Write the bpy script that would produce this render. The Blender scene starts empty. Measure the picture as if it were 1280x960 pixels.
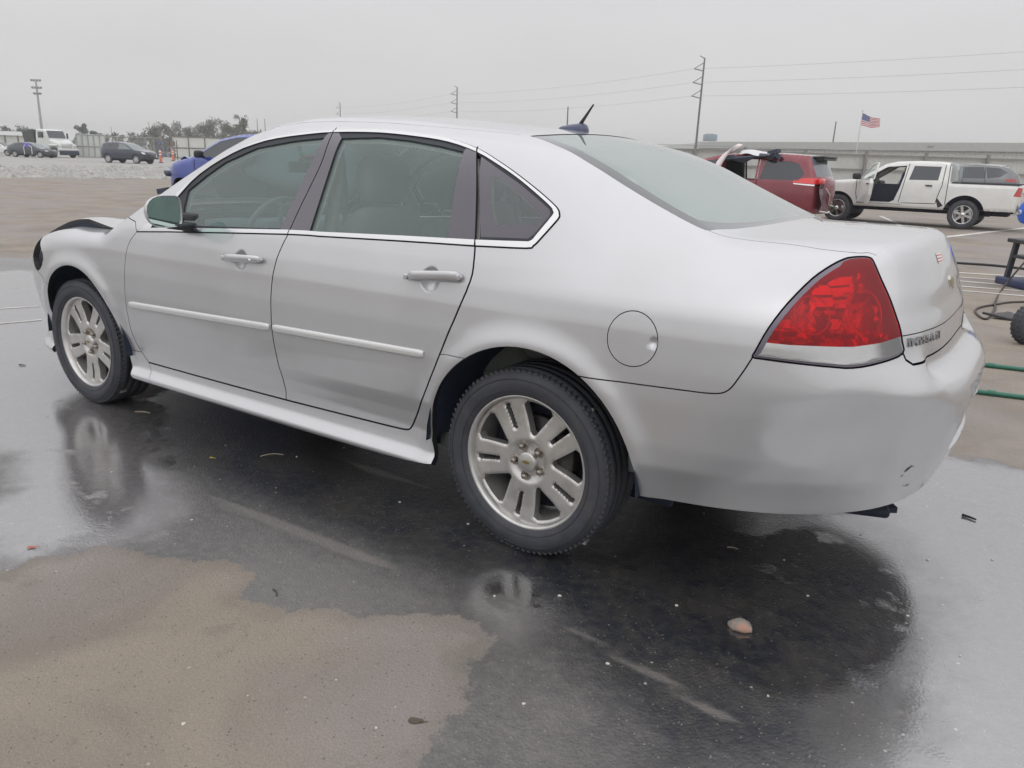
import bpy, bmesh, math, random
import numpy as np
from mathutils import Vector, Matrix
from mathutils.geometry import delaunay_2d_cdt
random.seed(7); rng = np.random.default_rng(7)
S = bpy.context.scene
# ---------------- camera ----------------
cam = bpy.data.cameras.new('camera'); camo = bpy.data.objects.new('camera', cam)
S.collection.objects.link(camo); S.camera = camo
CP = np.array([1.392, -3.0462, 1.3466]); YAW, PIT, ROL, FOC = -.5902, .2757, .0313, 996.1
cyw, syw, cpt, spt = math.cos(YAW), math.sin(YAW), math.cos(PIT), math.sin(PIT)
fwd = np.array([syw * cpt, cyw * cpt, -spt]); rgt = np.array([cyw, -syw, 0]); upv = np.cross(rgt, fwd)
cr_, sr_ = math.cos(ROL), math.sin(ROL)
rgt, upv = cr_ * rgt + sr_ * upv, -sr_ * rgt + cr_ * upv
camo.matrix_world = Matrix(((rgt[0], upv[0], -fwd[0], CP[0]), (rgt[1], upv[1], -fwd[1], CP[1]), (rgt[2], upv[2], -fwd[2], CP[2]), (0, 0, 0, 1)))
cam.sensor_width = 36; cam.lens = FOC / 1280 * 36; cam.clip_start = .05; cam.clip_end = 3000
S.render.resolution_x, S.render.resolution_y = 1024, 768
# ---------------- world: overcast sky ----------------
SUN_EL, SUN_ROT = math.radians(52), math.radians(150)
w = bpy.data.worlds.new('World'); S.world = w; w.use_nodes = True
nt = w.node_tree; nt.nodes.clear()
sky = nt.nodes.new('ShaderNodeTexSky'); sky.sky_type = 'NISHITA'; sky.sun_disc = False
sky.sun_elevation = SUN_EL; sky.sun_rotation = SUN_ROT; sky.air_density = 1; sky.dust_density = 4
hsv = nt.nodes.new('ShaderNodeHueSaturation'); hsv.inputs['Saturation'].default_value = .10; hsv.inputs['Value'].default_value = .10
tc = nt.nodes.new('ShaderNodeTexCoord'); sep = nt.nodes.new('ShaderNodeSeparateXYZ')
rmp = nt.nodes.new('ShaderNodeValToRGB'); e = rmp.color_ramp.elements      # even cloud deck over the whole sky
e[0].position = 0; e[0].color = (.70, .69, .675, 1)
e[1].position = 1; e[1].color = (1.18, 1.18, 1.22, 1)
for p_, c_ in ((.10, (.645, .638, .64)), (.19, (.655, .65, .665)), (.30, (.74, .74, .76)), (.45, (.92, .92, .95)), (.65, (1.08, 1.08, 1.12))):
    q_ = e.new(p_); q_.color = (*c_, 1)
cn = nt.nodes.new('ShaderNodeTexNoise'); cn.inputs['Scale'].default_value = 2.2; cn.inputs['Detail'].default_value = 5
cm = nt.nodes.new('ShaderNodeMapping'); cm.inputs['Scale'].default_value = (1, 1, 3.5)
cmr = nt.nodes.new('ShaderNodeMapRange'); cmr.inputs['To Min'].default_value = .90; cmr.inputs['To Max'].default_value = 1.10
mulc = nt.nodes.new('ShaderNodeVectorMath'); mulc.operation = 'SCALE'
mixs = nt.nodes.new('ShaderNodeMix'); mixs.data_type = 'RGBA'; mixs.inputs[0].default_value = .88
bg = nt.nodes.new('ShaderNodeBackground'); bg.inputs['Strength'].default_value = 1.05
ow = nt.nodes.new('ShaderNodeOutputWorld')
L = nt.links.new
L(tc.outputs['Generated'], sep.inputs[0]); L(sep.outputs['Z'], rmp.inputs[0])
L(tc.outputs['Generated'], cm.inputs[0]); L(cm.outputs[0], cn.inputs['Vector']); L(cn.outputs['Fac'], cmr.inputs['Value'])
L(rmp.outputs[0], mulc.inputs[0]); L(cmr.outputs[0], mulc.inputs['Scale'])
L(sky.outputs[0], hsv.inputs['Color']); L(hsv.outputs[0], mixs.inputs[6]); L(mulc.outputs[0], mixs.inputs[7])
L(mixs.outputs[2], bg.inputs[0]); L(bg.outputs[0], ow.inputs[0])
sl = bpy.data.lights.new('sun', 'SUN'); sl.energy = .6; sl.angle = math.radians(160); sl.color = (1, .98, .95)
so = bpy.data.objects.new('sun', sl); S.collection.objects.link(so)
sdir = Vector((math.cos(SUN_EL) * math.sin(SUN_ROT), math.cos(SUN_EL) * math.cos(SUN_ROT), math.sin(SUN_EL)))
so.rotation_euler = sdir.to_track_quat('Z', 'Y').to_euler()
S.view_settings.view_transform = 'Standard'; S.view_settings.look = 'None'
S.view_settings.exposure = .12; S.view_settings.gamma = 1; S.view_settings.use_curve_mapping = False
S.cycles.max_bounces = 10; S.cycles.transparent_max_bounces = 16; S.cycles.glossy_bounces = 5
S.cycles.caustics_reflective = False; S.cycles.caustics_refractive = False

# ---------------- object helpers ----------------
def tag(o, label=None, cat=None, group=None, kind=None):
    if label: o['label'] = label
    if cat: o['category'] = cat
    if group: o['group'] = group
    if kind: o['kind'] = kind
    return o
def empty(name, loc=(0, 0, 0), rz=0, label=None, cat=None, group=None):
    o = bpy.data.objects.new(name, None); S.collection.objects.link(o)
    o.location = loc; o.rotation_euler.z = rz; o.empty_display_size = .2
    return tag(o, label, cat, group)
class MB:
    """collects shapes in one mesh"""
    def __init__(s): s.v = []; s.f = []; s.m = []; s.mats = []; s.sm = []; s.cur = 0; s.smooth = False
    def mat(s, m):
        if m not in s.mats: s.mats.append(m)
        s.cur = s.mats.index(m); return s
    def add(s, vs, fs, smooth=None):
        b = len(s.v); s.v += [tuple(map(float, q)) for q in vs]
        for f in fs: s.f.append([b + i for i in f]); s.m.append(s.cur); s.sm.append(s.smooth if smooth is None else smooth)
        return s
    def box(s, c, d, rz=0, ry=0, rx=0, bev=0):
        hx, hy, hz = d[0] / 2, d[1] / 2, d[2] / 2
        M = Matrix.Rotation(rz, 3, 'Z') @ Matrix.Rotation(ry, 3, 'Y') @ Matrix.Rotation(rx, 3, 'X')
        if not bev:
            vs = [Vector(c) + M @ Vector((x * hx, y * hy, z * hz)) for x in (-1, 1) for y in (-1, 1) for z in (-1, 1)]
            return s.add(vs, [(0, 1, 3, 2), (4, 6, 7, 5), (0, 4, 5, 1), (2, 3, 7, 6), (0, 2, 6, 4), (1, 5, 7, 3)], False)
        bm = bmesh.new(); bmesh.ops.create_cube(bm, size=1)
        for v in bm.verts: v.co = Vector((v.co.x * d[0], v.co.y * d[1], v.co.z * d[2]))
        bmesh.ops.bevel(bm, geom=bm.edges[:], offset=min(bev, .49 * min(d)), segments=3, affect='EDGES', profile=.5)
        vs = [Vector(c) + M @ v.co for v in bm.verts]; bm.verts.index_update()
        s.add(vs, [[v.index for v in f.verts] for f in bm.faces], True); bm.free(); return s
    def ring(s, rings, close=True, cap=True, smooth=True):
        n = len(rings[0]); vs = [p for r in rings for p in r]; fs = []
        for i in range(len(rings) - 1):
            for j in range(n if close else n - 1):
                k = (j + 1) % n; fs.append((i * n + j, i * n + k, (i + 1) * n + k, (i + 1) * n + j))
        s.add(vs, fs, smooth)
        if cap:
            s.add(rings[0], [list(range(n))[::-1]], False); s.add(rings[-1], [list(range(n))], False)
        return s
    def tube(s, pts, r, n=8, cap=True):
        pts = [Vector(p) for p in pts]; rs = r if hasattr(r, '__len__') else [r] * len(pts)
        rings = []; prev = None
        for i, p in enumerate(pts):
            t = (pts[min(i + 1, len(pts) - 1)] - pts[max(i - 1, 0)]).normalized()
            a = Vector((0, 0, 1)) if abs(t.z) < .9 else Vector((1, 0, 0))
            if prev is None: u = t.cross(a).normalized()
            else: u = (prev - t * prev.dot(t)).normalized()
            prev = u; vv = t.cross(u)
            rings.append([p + (u * math.cos(2 * math.pi * k / n) + vv * math.sin(2 * math.pi * k / n)) * rs[i] for k in range(n)])
        return s.ring(rings, True, cap)
    def lathe(s, prof, n=32, c=(0, 0, 0), axis='y', ang=None, smooth=True):
        """prof: (r, h) pairs; h runs along axis"""
        rings = []
        for r, h in prof:
            ring = []
            for k in range(n):
                a = 2 * math.pi * k / n
                x, z = r * math.cos(a), r * math.sin(a)
                ring.append((c[0] + x, c[1] + h, c[2] + z) if axis == 'y' else ((c[0] + x, c[1] + z, c[2] + h) if axis == 'z' else (c[0] + h, c[1] + x, c[2] + z)))
            rings.append(ring)
        return s.ring(rings, True, False, smooth)
    def build(s, name, m=None, parent=None, bevel=0):
        me = bpy.data.meshes.new(name); me.from_pydata(s.v, [], s.f)
        if m is not None: me.materials.append(m)
        else:
            for q in s.mats: me.materials.append(q)
            me.polygons.foreach_set('material_index', s.m)
        me.polygons.foreach_set('use_smooth', s.sm); me.update()
        o = bpy.data.objects.new(name, me); S.collection.objects.link(o)
        if parent: o.parent = parent
        if bevel:
            b = o.modifiers.new('bevel', 'BEVEL'); b.width = bevel; b.segments = 2; b.limit_method = 'ANGLE'
        return o
def fixn(o):
    bm = bmesh.new(); bm.from_mesh(o.data); bmesh.ops.recalc_face_normals(bm, faces=bm.faces[:]); bm.to_mesh(o.data); bm.free(); return o

# ---------------- materials ----------------
def mat(name, col, rough=.5, metal=0, coat=0, coatr=.03, spec=.5, noise=0, nscale=20, bump=0, bscale=200, flake=0, emit=0, sheen=0, dirt=None):
    m = bpy.data.materials.new(name); m.use_nodes = True; t = m.node_tree; b = t.nodes['Principled BSDF']
    b.inputs['Base Color'].default_value = (*col, 1); b.inputs['Roughness'].default_value = rough; b.inputs['Metallic'].default_value = metal
    b.inputs['Coat Weight'].default_value = coat; b.inputs['Coat Roughness'].default_value = coatr; b.inputs['Specular IOR Level'].default_value = spec
    if emit: b.inputs['Emission Color'].default_value = (*col, 1); b.inputs['Emission Strength'].default_value = emit
    tcn = t.nodes.new('ShaderNodeTexCoord')
    if noise:
        n = t.nodes.new('ShaderNodeTexNoise'); n.inputs['Scale'].default_value = nscale; n.inputs['Detail'].default_value = 6
        t.links.new(tcn.outputs['Object'], n.inputs['Vector'])
        mr = t.nodes.new('ShaderNodeMapRange'); mr.inputs['From Min'].default_value = .3; mr.inputs['From Max'].default_value = .7
        mr.inputs['To Min'].default_value = 1 - noise; mr.inputs['To Max'].default_value = 1 + noise
        vm = t.nodes.new('ShaderNodeVectorMath'); vm.operation = 'SCALE'; vm.inputs[0].default_value = col
        t.links.new(n.outputs['Fac'], mr.inputs['Value']); t.links.new(mr.outputs[0], vm.inputs['Scale'])
        last = vm.outputs[0]
        if dirt:
            # dirt: (colour, amount, scale)
            n2 = t.nodes.new('ShaderNodeTexNoise'); n2.inputs['Scale'].default_value = dirt[2]; n2.inputs['Detail'].default_value = 8; n2.inputs['Roughness'].default_value = .65
            t.links.new(tcn.outputs['Object'], n2.inputs['Vector'])
            m2 = t.nodes.new('ShaderNodeMapRange'); m2.inputs['From Min'].default_value = .48; m2.inputs['From Max'].default_value = .72; m2.inputs['To Max'].default_value = dirt[1]
            mx = t.nodes.new('ShaderNodeMix'); mx.data_type = 'RGBA'; mx.inputs[7].default_value = (*dirt[0], 1)
            t.links.new(n2.outputs['Fac'], m2.inputs['Value']); t.links.new(m2.outputs[0], mx.inputs[0]); t.links.new(last, mx.inputs[6]); last = mx.outputs[2]
        t.links.new(last, b.inputs['Base Color'])
    if bump:
        n = t.nodes.new('ShaderNodeTexNoise'); n.inputs['Scale'].default_value = bscale; n.inputs['Detail'].default_value = 4
        t.links.new(tcn.outputs['Object'], n.inputs['Vector'])
        bp = t.nodes.new('ShaderNodeBump'); bp.inputs['Strength'].default_value = bump; bp.inputs['Distance'].default_value = .01
        t.links.new(n.outputs['Fac'], bp.inputs['Height']); t.links.new(bp.outputs[0], b.inputs['Normal'])
    return m
def glass(name, tint, refl=1.0, haze=0, hcol=(.5, .55, .55), ior=1.7):
    """thin pane: tinted see-through mixed with fresnel reflection and a diffuse haze painted in for sky brightness"""
    m = bpy.data.materials.new(name); m.use_nodes = True; t = m.node_tree; t.nodes.clear()
    tr = t.nodes.new('ShaderNodeBsdfTransparent'); tr.inputs[0].default_value = (*tint, 1)
    gl = t.nodes.new('ShaderNodeBsdfGlossy'); gl.inputs['Roughness'].default_value = .01; gl.inputs[0].default_value = (refl, refl, refl, 1)
    fr = t.nodes.new('ShaderNodeFresnel'); fr.inputs[0].default_value = ior
    df = t.nodes.new('ShaderNodeBsdfDiffuse'); df.inputs[0].default_value = (*hcol, 1)  # haze colour; on the sedan windows it paints in sky brightness
    mh = t.nodes.new('ShaderNodeMixShader'); mh.inputs[0].default_value = haze
    mx = t.nodes.new('ShaderNodeMixShader'); o = t.nodes.new('ShaderNodeOutputMaterial')
    tl = t.nodes.new('ShaderNodeBsdfTranslucent'); tl.inputs[0].default_value = (*hcol, 1); md = t.nodes.new('ShaderNodeMixShader'); md.inputs[0].default_value = .5
    t.links.new(df.outputs[0], md.inputs[1]); t.links.new(tl.outputs[0], md.inputs[2])
    t.links.new(tr.outputs[0], mh.inputs[1]); t.links.new(md.outputs[0], mh.inputs[2])
    t.links.new(fr.outputs[0], mx.inputs[0]); t.links.new(mh.outputs[0], mx.inputs[1]); t.links.new(gl.outputs[0], mx.inputs[2]); t.links.new(mx.outputs[0], o.inputs[0])
    return m
M = {}
M['silver'] = mat('silver_paint', (.53, .53, .54), .36, .58, coat=1, coatr=.015, noise=.03, nscale=2.2, dirt=((.36, .34, .31), .16, 2.6))
M['black'] = mat('black_plastic', (.022, .023, .028), .45, noise=.1, nscale=30)
M['gloss_black'] = mat('gloss_black_trim', (.075, .065, .085), .12, coat=.6)
M['rubber'] = mat('seal_rubber', (.018, .020, .028), .55)
M['chrome'] = mat('chrome_trim', (.66, .66, .66), .20, 1)
M['liner'] = mat('wheel_well_liner', (.018, .026, .05), .7, noise=.3, nscale=15)
M['under'] = mat('underbody', (.016, .020, .036), .8)
M['headliner'] = mat('interior_lining', (.62, .62, .58), .9, noise=.06, nscale=60)
M['seat'] = mat('seat_cloth', (.22, .24, .22), .9, noise=.08, nscale=90, bump=.2, bscale=400)
M['dash'] = mat('dashboard_plastic', (.18, .20, .19), .65)
M['glass_side'] = glass('side_window_glass', (.95, 1.0, .985), 1, .24, (.62, .84, .78), 1.5)
M['glass_rear'] = glass('rear_window_glass', (.84, .95, .91), 1, .60, (.74, .88, .82), 1.7)
M['glass_front'] = glass('windshield_glass', (.66, .97, 1.0), 1, .50, (.30, .86, .92))
M['glass_quarter'] = glass('quarter_window_glass', (.55, .64, .64), 1, .20, (.45, .55, .56))
M['tyre'] = mat('tyre_rubber', (.050, .053, .064), .66, noise=.18, nscale=14, bump=.15, bscale=120, dirt=((.10, .09, .085), .5, 9))
M['rim'] = mat('alloy_rim', (.61, .60, .58), .34, .75, noise=.06, nscale=20, dirt=((.22, .18, .14), .38, 14))
M['brake'] = mat('brake_steel', (.06, .055, .055), .5, .6, noise=.3, nscale=20)
M['nut'] = mat('wheel_nut_steel', (.32, .28, .24), .35, .9)
M['silver'].node_tree.nodes['Principled BSDF'].inputs['Coat IOR'].default_value = 1.8
M['moldin'] = mat('side_molding_paint', (.70, .70, .69), .30, .4, coat=1, coatr=.04)
M['frit'] = mat('ceramic_border', (.11, .115, .115), .12, coat=.5)
M['gold'] = mat('gold_emblem', (.38, .30, .14), .35, .9)
M['reflector'] = mat('lamp_reflector', (.85, .85, .85), .12, 1)
M['reflector_red'] = mat('lamp_reflector_red', (.85, .10, .08), .16, .9)
M['mirror'] = mat('mirror_glass', (.55, .68, .64), .02, 1)
def lensm(name, tint, hz, hc):
    m = glass(name, tint, .75, hz, hc, 1.45); return m
M['lens_red'] = lensm('red_lens_plastic', (.97, .07, .08), .42, (.80, .004, .016))
M['lens_clear'] = lensm('clear_lens_plastic', (.97, .97, .97), .40, (.92, .92, .92))
M['lamp_rim'] = mat('lamp_rim_plastic', (.13, .11, .15), .25, coat=.6)
M['navy_plastic'] = mat('navy_plastic', (.045, .055, .12), .3, coat=.5)
M['chrome_dark'] = mat('badge_chrome', (.30, .30, .31), .25, .9)
M['sticker_red'] = mat('red_print', (.62, .08, .07), .6)
M['sticker_white'] = mat('white_print', (.8, .8, .78), .6)
M['white_plastic'] = mat('white_plastic', (.75, .75, .73), .5)
# ---------- sedan body as one smooth implicit surface ----------
def tab(pts, sig, lo, hi, step=.005):
    """smooth interpolating table through pts"""
    xs = np.arange(lo, hi + step, step)
    px, py = zip(*pts)
    ys = np.interp(xs, px, py)
    n = max(1, int(3 * sig / step))
    k = np.exp(-.5 * (np.arange(-n, n + 1) * step / sig) ** 2); k /= k.sum()
    yp = np.concatenate([2*ys[0] - ys[n:0:-1], ys, 2*ys[-1] - ys[-2:-n-2:-1]])
    ys = np.convolve(yp, k, 'valid')
    return lambda q: np.interp(q, xs, ys)
def sstep(a, b, x):
    t = np.clip((x - a) / (b - a), 0, 1); return t * t * (3 - 2 * t)
X0R, X0F, XF = .35, -2.9, -3.80
Pc = tab([(-4, .58), (-3.82, .70), (-3.74, .76), (-3.6, .84), (-3.4, .905), (-3.1, .965), (-2.9, .985), (-2.80, .99), (-2.5, 1.140), (-2.23, 1.272),
          (-1.98, 1.385), (-1.78, 1.455), (-1.6, 1.496), (-1.4, 1.518), (-1.2, 1.522), (-.9, 1.512), (-.6, 1.488), (-.36, 1.468), (-.2, 1.448),
          (-.05, 1.418), (.1, 1.365), (.3, 1.270), (.45, 1.200), (.54, 1.165), (.62, 1.158), (.75, 1.158), (.9, 1.156), (1.0, 1.152), (1.1, 1.14), (1.4, 1.05)], .022, -4, 1.4)
CR = tab([(-4, .10), (-3, .05), (-2.7, .09), (-1.5, .11), (-.3, .11), (.2, .09), (.6, .07), (1.4, .07)], .1, -4, 1.4)
SH = tab([(-4, .22), (-3.2, .20), (-2.7, .35), (-1.9, .35), (-1.3, .0), (1.4, 0)], .1, -4, 1.4)
Wp = tab([(-4, .90), (-3.3, .905), (-2.8, .915), (-2.2, .922), (-1.2, .926), (-.3, .926), (.2, .926), (.4, .922), (1.4, .92)], .15, -4, 1.4)
Sdoor = tab([(.1, -.09), (.20, -.040), (.226, -.012), (.240, -.005), (.250, -.010), (.276, -.040), (.29, -.043), (.31, -.047), (.36, -.052), (.42, -.040), (.48, -.022), (.58, -.006), (.66, 0), (.76, -.003), (.86, -.012), (.93, -.024), (1.0, -.044), (1.1, -.08)], .006, .1, 1.1)
Squart = tab([(.1, -.16), (.25, -.085), (.33, -.055), (.41, -.026), (.45, -.010), (.52, -.003), (.66, 0), (.76, -.002), (.86, -.008), (.92, -.018), (.95, -.030), (1.0, -.062), (1.06, -.105), (1.1, -.138)], .009, .1, 1.1)
XrA = tab([(.1, 1.05), (.25, 1.12), (.33, 1.175), (.42, 1.21), (.5, 1.235), (.6, 1.255), (.68, 1.258), (.71, 1.252), (.748, 1.232), (.768, 1.190), (.785, 1.166), (.80, 1.160), (.86, 1.153), (.9, 1.144), (.95, 1.124), (1.0, 1.113), (1.05, 1.092), (1.09, 1.075), (1.13, 1.05), (1.2, .98)], .008, .1, 1.2)
XrB = tab([(.1, 1.05), (.25, 1.12), (.33, 1.175), (.42, 1.21), (.5, 1.235), (.6, 1.255), (.68, 1.260), (.725, 1.256), (.745, 1.248), (.79, 1.212), (.83, 1.180), (.86, 1.164), (.9, 1.151), (.95, 1.128), (1.0, 1.113), (1.05, 1.092), (1.09, 1.075), (1.13, 1.05), (1.2, .98)], .008, .1, 1.2)
EM = tab([(.1, 2.4), (.4, 2.4), (.6, 2.7), (.8, 3.2), (.9, 3.4), (1.2, 3.4)], .04, .1, 1.2)
def halfW(x, z):
    zb = .978 + .048 * (x + 2.18)
    sw = .012 + .05 * sstep(-.4, .3, x)
    t = z - zb
    ramp = .5 * (t + np.sqrt(t * t + sw * sw))
    zl = z - ramp
    q = sstep(-.25, .45, x)
    low = (1 - q) * Sdoor(zl) + q * Squart(zl)
    w = Wp(x) + low - ramp * (.56 + .04 * sstep(-.5, .3, x))
    for cx, rr in ((0.02, .43), (-2.785, .42)):
        r = np.hypot(x - cx, (z - .335))
        w = w + .014 * np.exp(-((r - rr) / .045) ** 2) * sstep(.2, .35, z)
    return w
def Ttop(x, ay):
    return Pc(x - SH(x) * ay * ay) - CR(x) * ay * ay
def smax(a, b, k):
    h = np.maximum(k - np.abs(a - b), 0) / k
    return np.maximum(a, b) + h * h * k * .25
KT = tab([(-4, .10), (-3.0, .10), (-2.75, .06), (-2.0, .06), (-1.4, .12), (-.6, .16), (.1, .18), (.5, .17), (1.4, .08)], .1, -4, 1.4)
def F(P):
    x, y, z = P[..., 0], P[..., 1], P[..., 2]
    ay = np.abs(y)
    W = halfW(x, z)
    m = EM(z); n = m * .88 + .05
    s = sstep(.44, .56, ay)
    xr = XrA(z) * (1 - s) + XrB(z) * s
    xr = xr - .05 * sstep(.27, .235, ay) * sstep(.485, .505, z) * sstep(.705, .685, z)
    A = np.maximum(0, (x - X0R) / (xr - X0R))
    A2 = np.maximum(0, (X0F - x) / (X0F - (XF + .10 * np.clip(.45 - z, 0, .3) + .22 * np.clip(z - .6, 0, .3))))
    m = np.where(x < X0F, 2.8, m); n = np.where(x < X0F, 2.6, n)
    side = ((np.maximum(A, A2) ** n + (ay / W) ** m) ** (1 / m) - 1) * W
    e = .01
    sl = (Ttop(x + e, ay) - Ttop(x - e, ay)) / (2 * e)
    top = (z - Ttop(x, ay)) / np.sqrt(1 + sl * sl)
    k = KT(x); k = k * (1 - .78 * sstep(.80, 1.0, x) * (1 - sstep(.5, .75, ay)))
    return smax(side, top, k)
def grad(P, e=.0015):
    g = np.stack([F(P + d) - F(P - d) for d in np.eye(3) * e], -1)
    return g / np.linalg.norm(g, axis=-1, keepdims=True)
def cast(O, D, t0=.05, t1=2.2):
    """largest-t crossing going outward from inside"""
    O = np.asarray(O, float); D = np.asarray(D, float)
    lo = np.full(O.shape[0], t0); hi = np.full(O.shape[0], t1)
    for i in range(34):
        mid = (lo + hi) / 2
        ins = F(O + D * mid[:, None]) < 0
        lo = np.where(ins, mid, lo); hi = np.where(ins, hi, mid)
    return O + D * lo[:, None]
EV = .8; ER = .85
def chartS(uv):
    """side chart -> (origin, dir); left side (y<0)"""
    u, v = uv[:, 0], uv[:, 1]
    phi = np.where(u > X0R, (u - X0R) / .9, np.where(u < X0F, (u - X0F) / .9, 0))
    ox = np.clip(u, X0F, X0R)
    e = np.maximum(0, (v - EV) / ER)
    O = np.stack([ox, 0 * u, np.minimum(v, EV)], -1)
    D = np.stack([np.sin(phi) * np.cos(e), -np.cos(phi) * np.cos(e), np.sin(e)], -1)
    return O, D
def mapS(uv):
    O, D = chartS(np.asarray(uv, float)); return cast(O, D)
def invS(P):
    P = np.atleast_2d(P); x, y, z = P.T
    ox = np.clip(x, X0F, X0R); dx = x - ox
    phi = np.arctan2(dx, -y)
    u = ox + phi * .9
    r = np.hypot(dx, y)
    v = np.where(z > EV, EV + ER * np.arctan2(z - EV, r), z)
    return np.stack([u, v], -1)
def mapT(xy):
    xy = np.asarray(xy, float)
    n = len(xy)
    O = np.stack([xy[:, 0], xy[:, 1], np.full(n, .45)], -1)
    return cast(O, np.tile([0, 0, 1.], (n, 1)), .0, 1.3)
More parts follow.
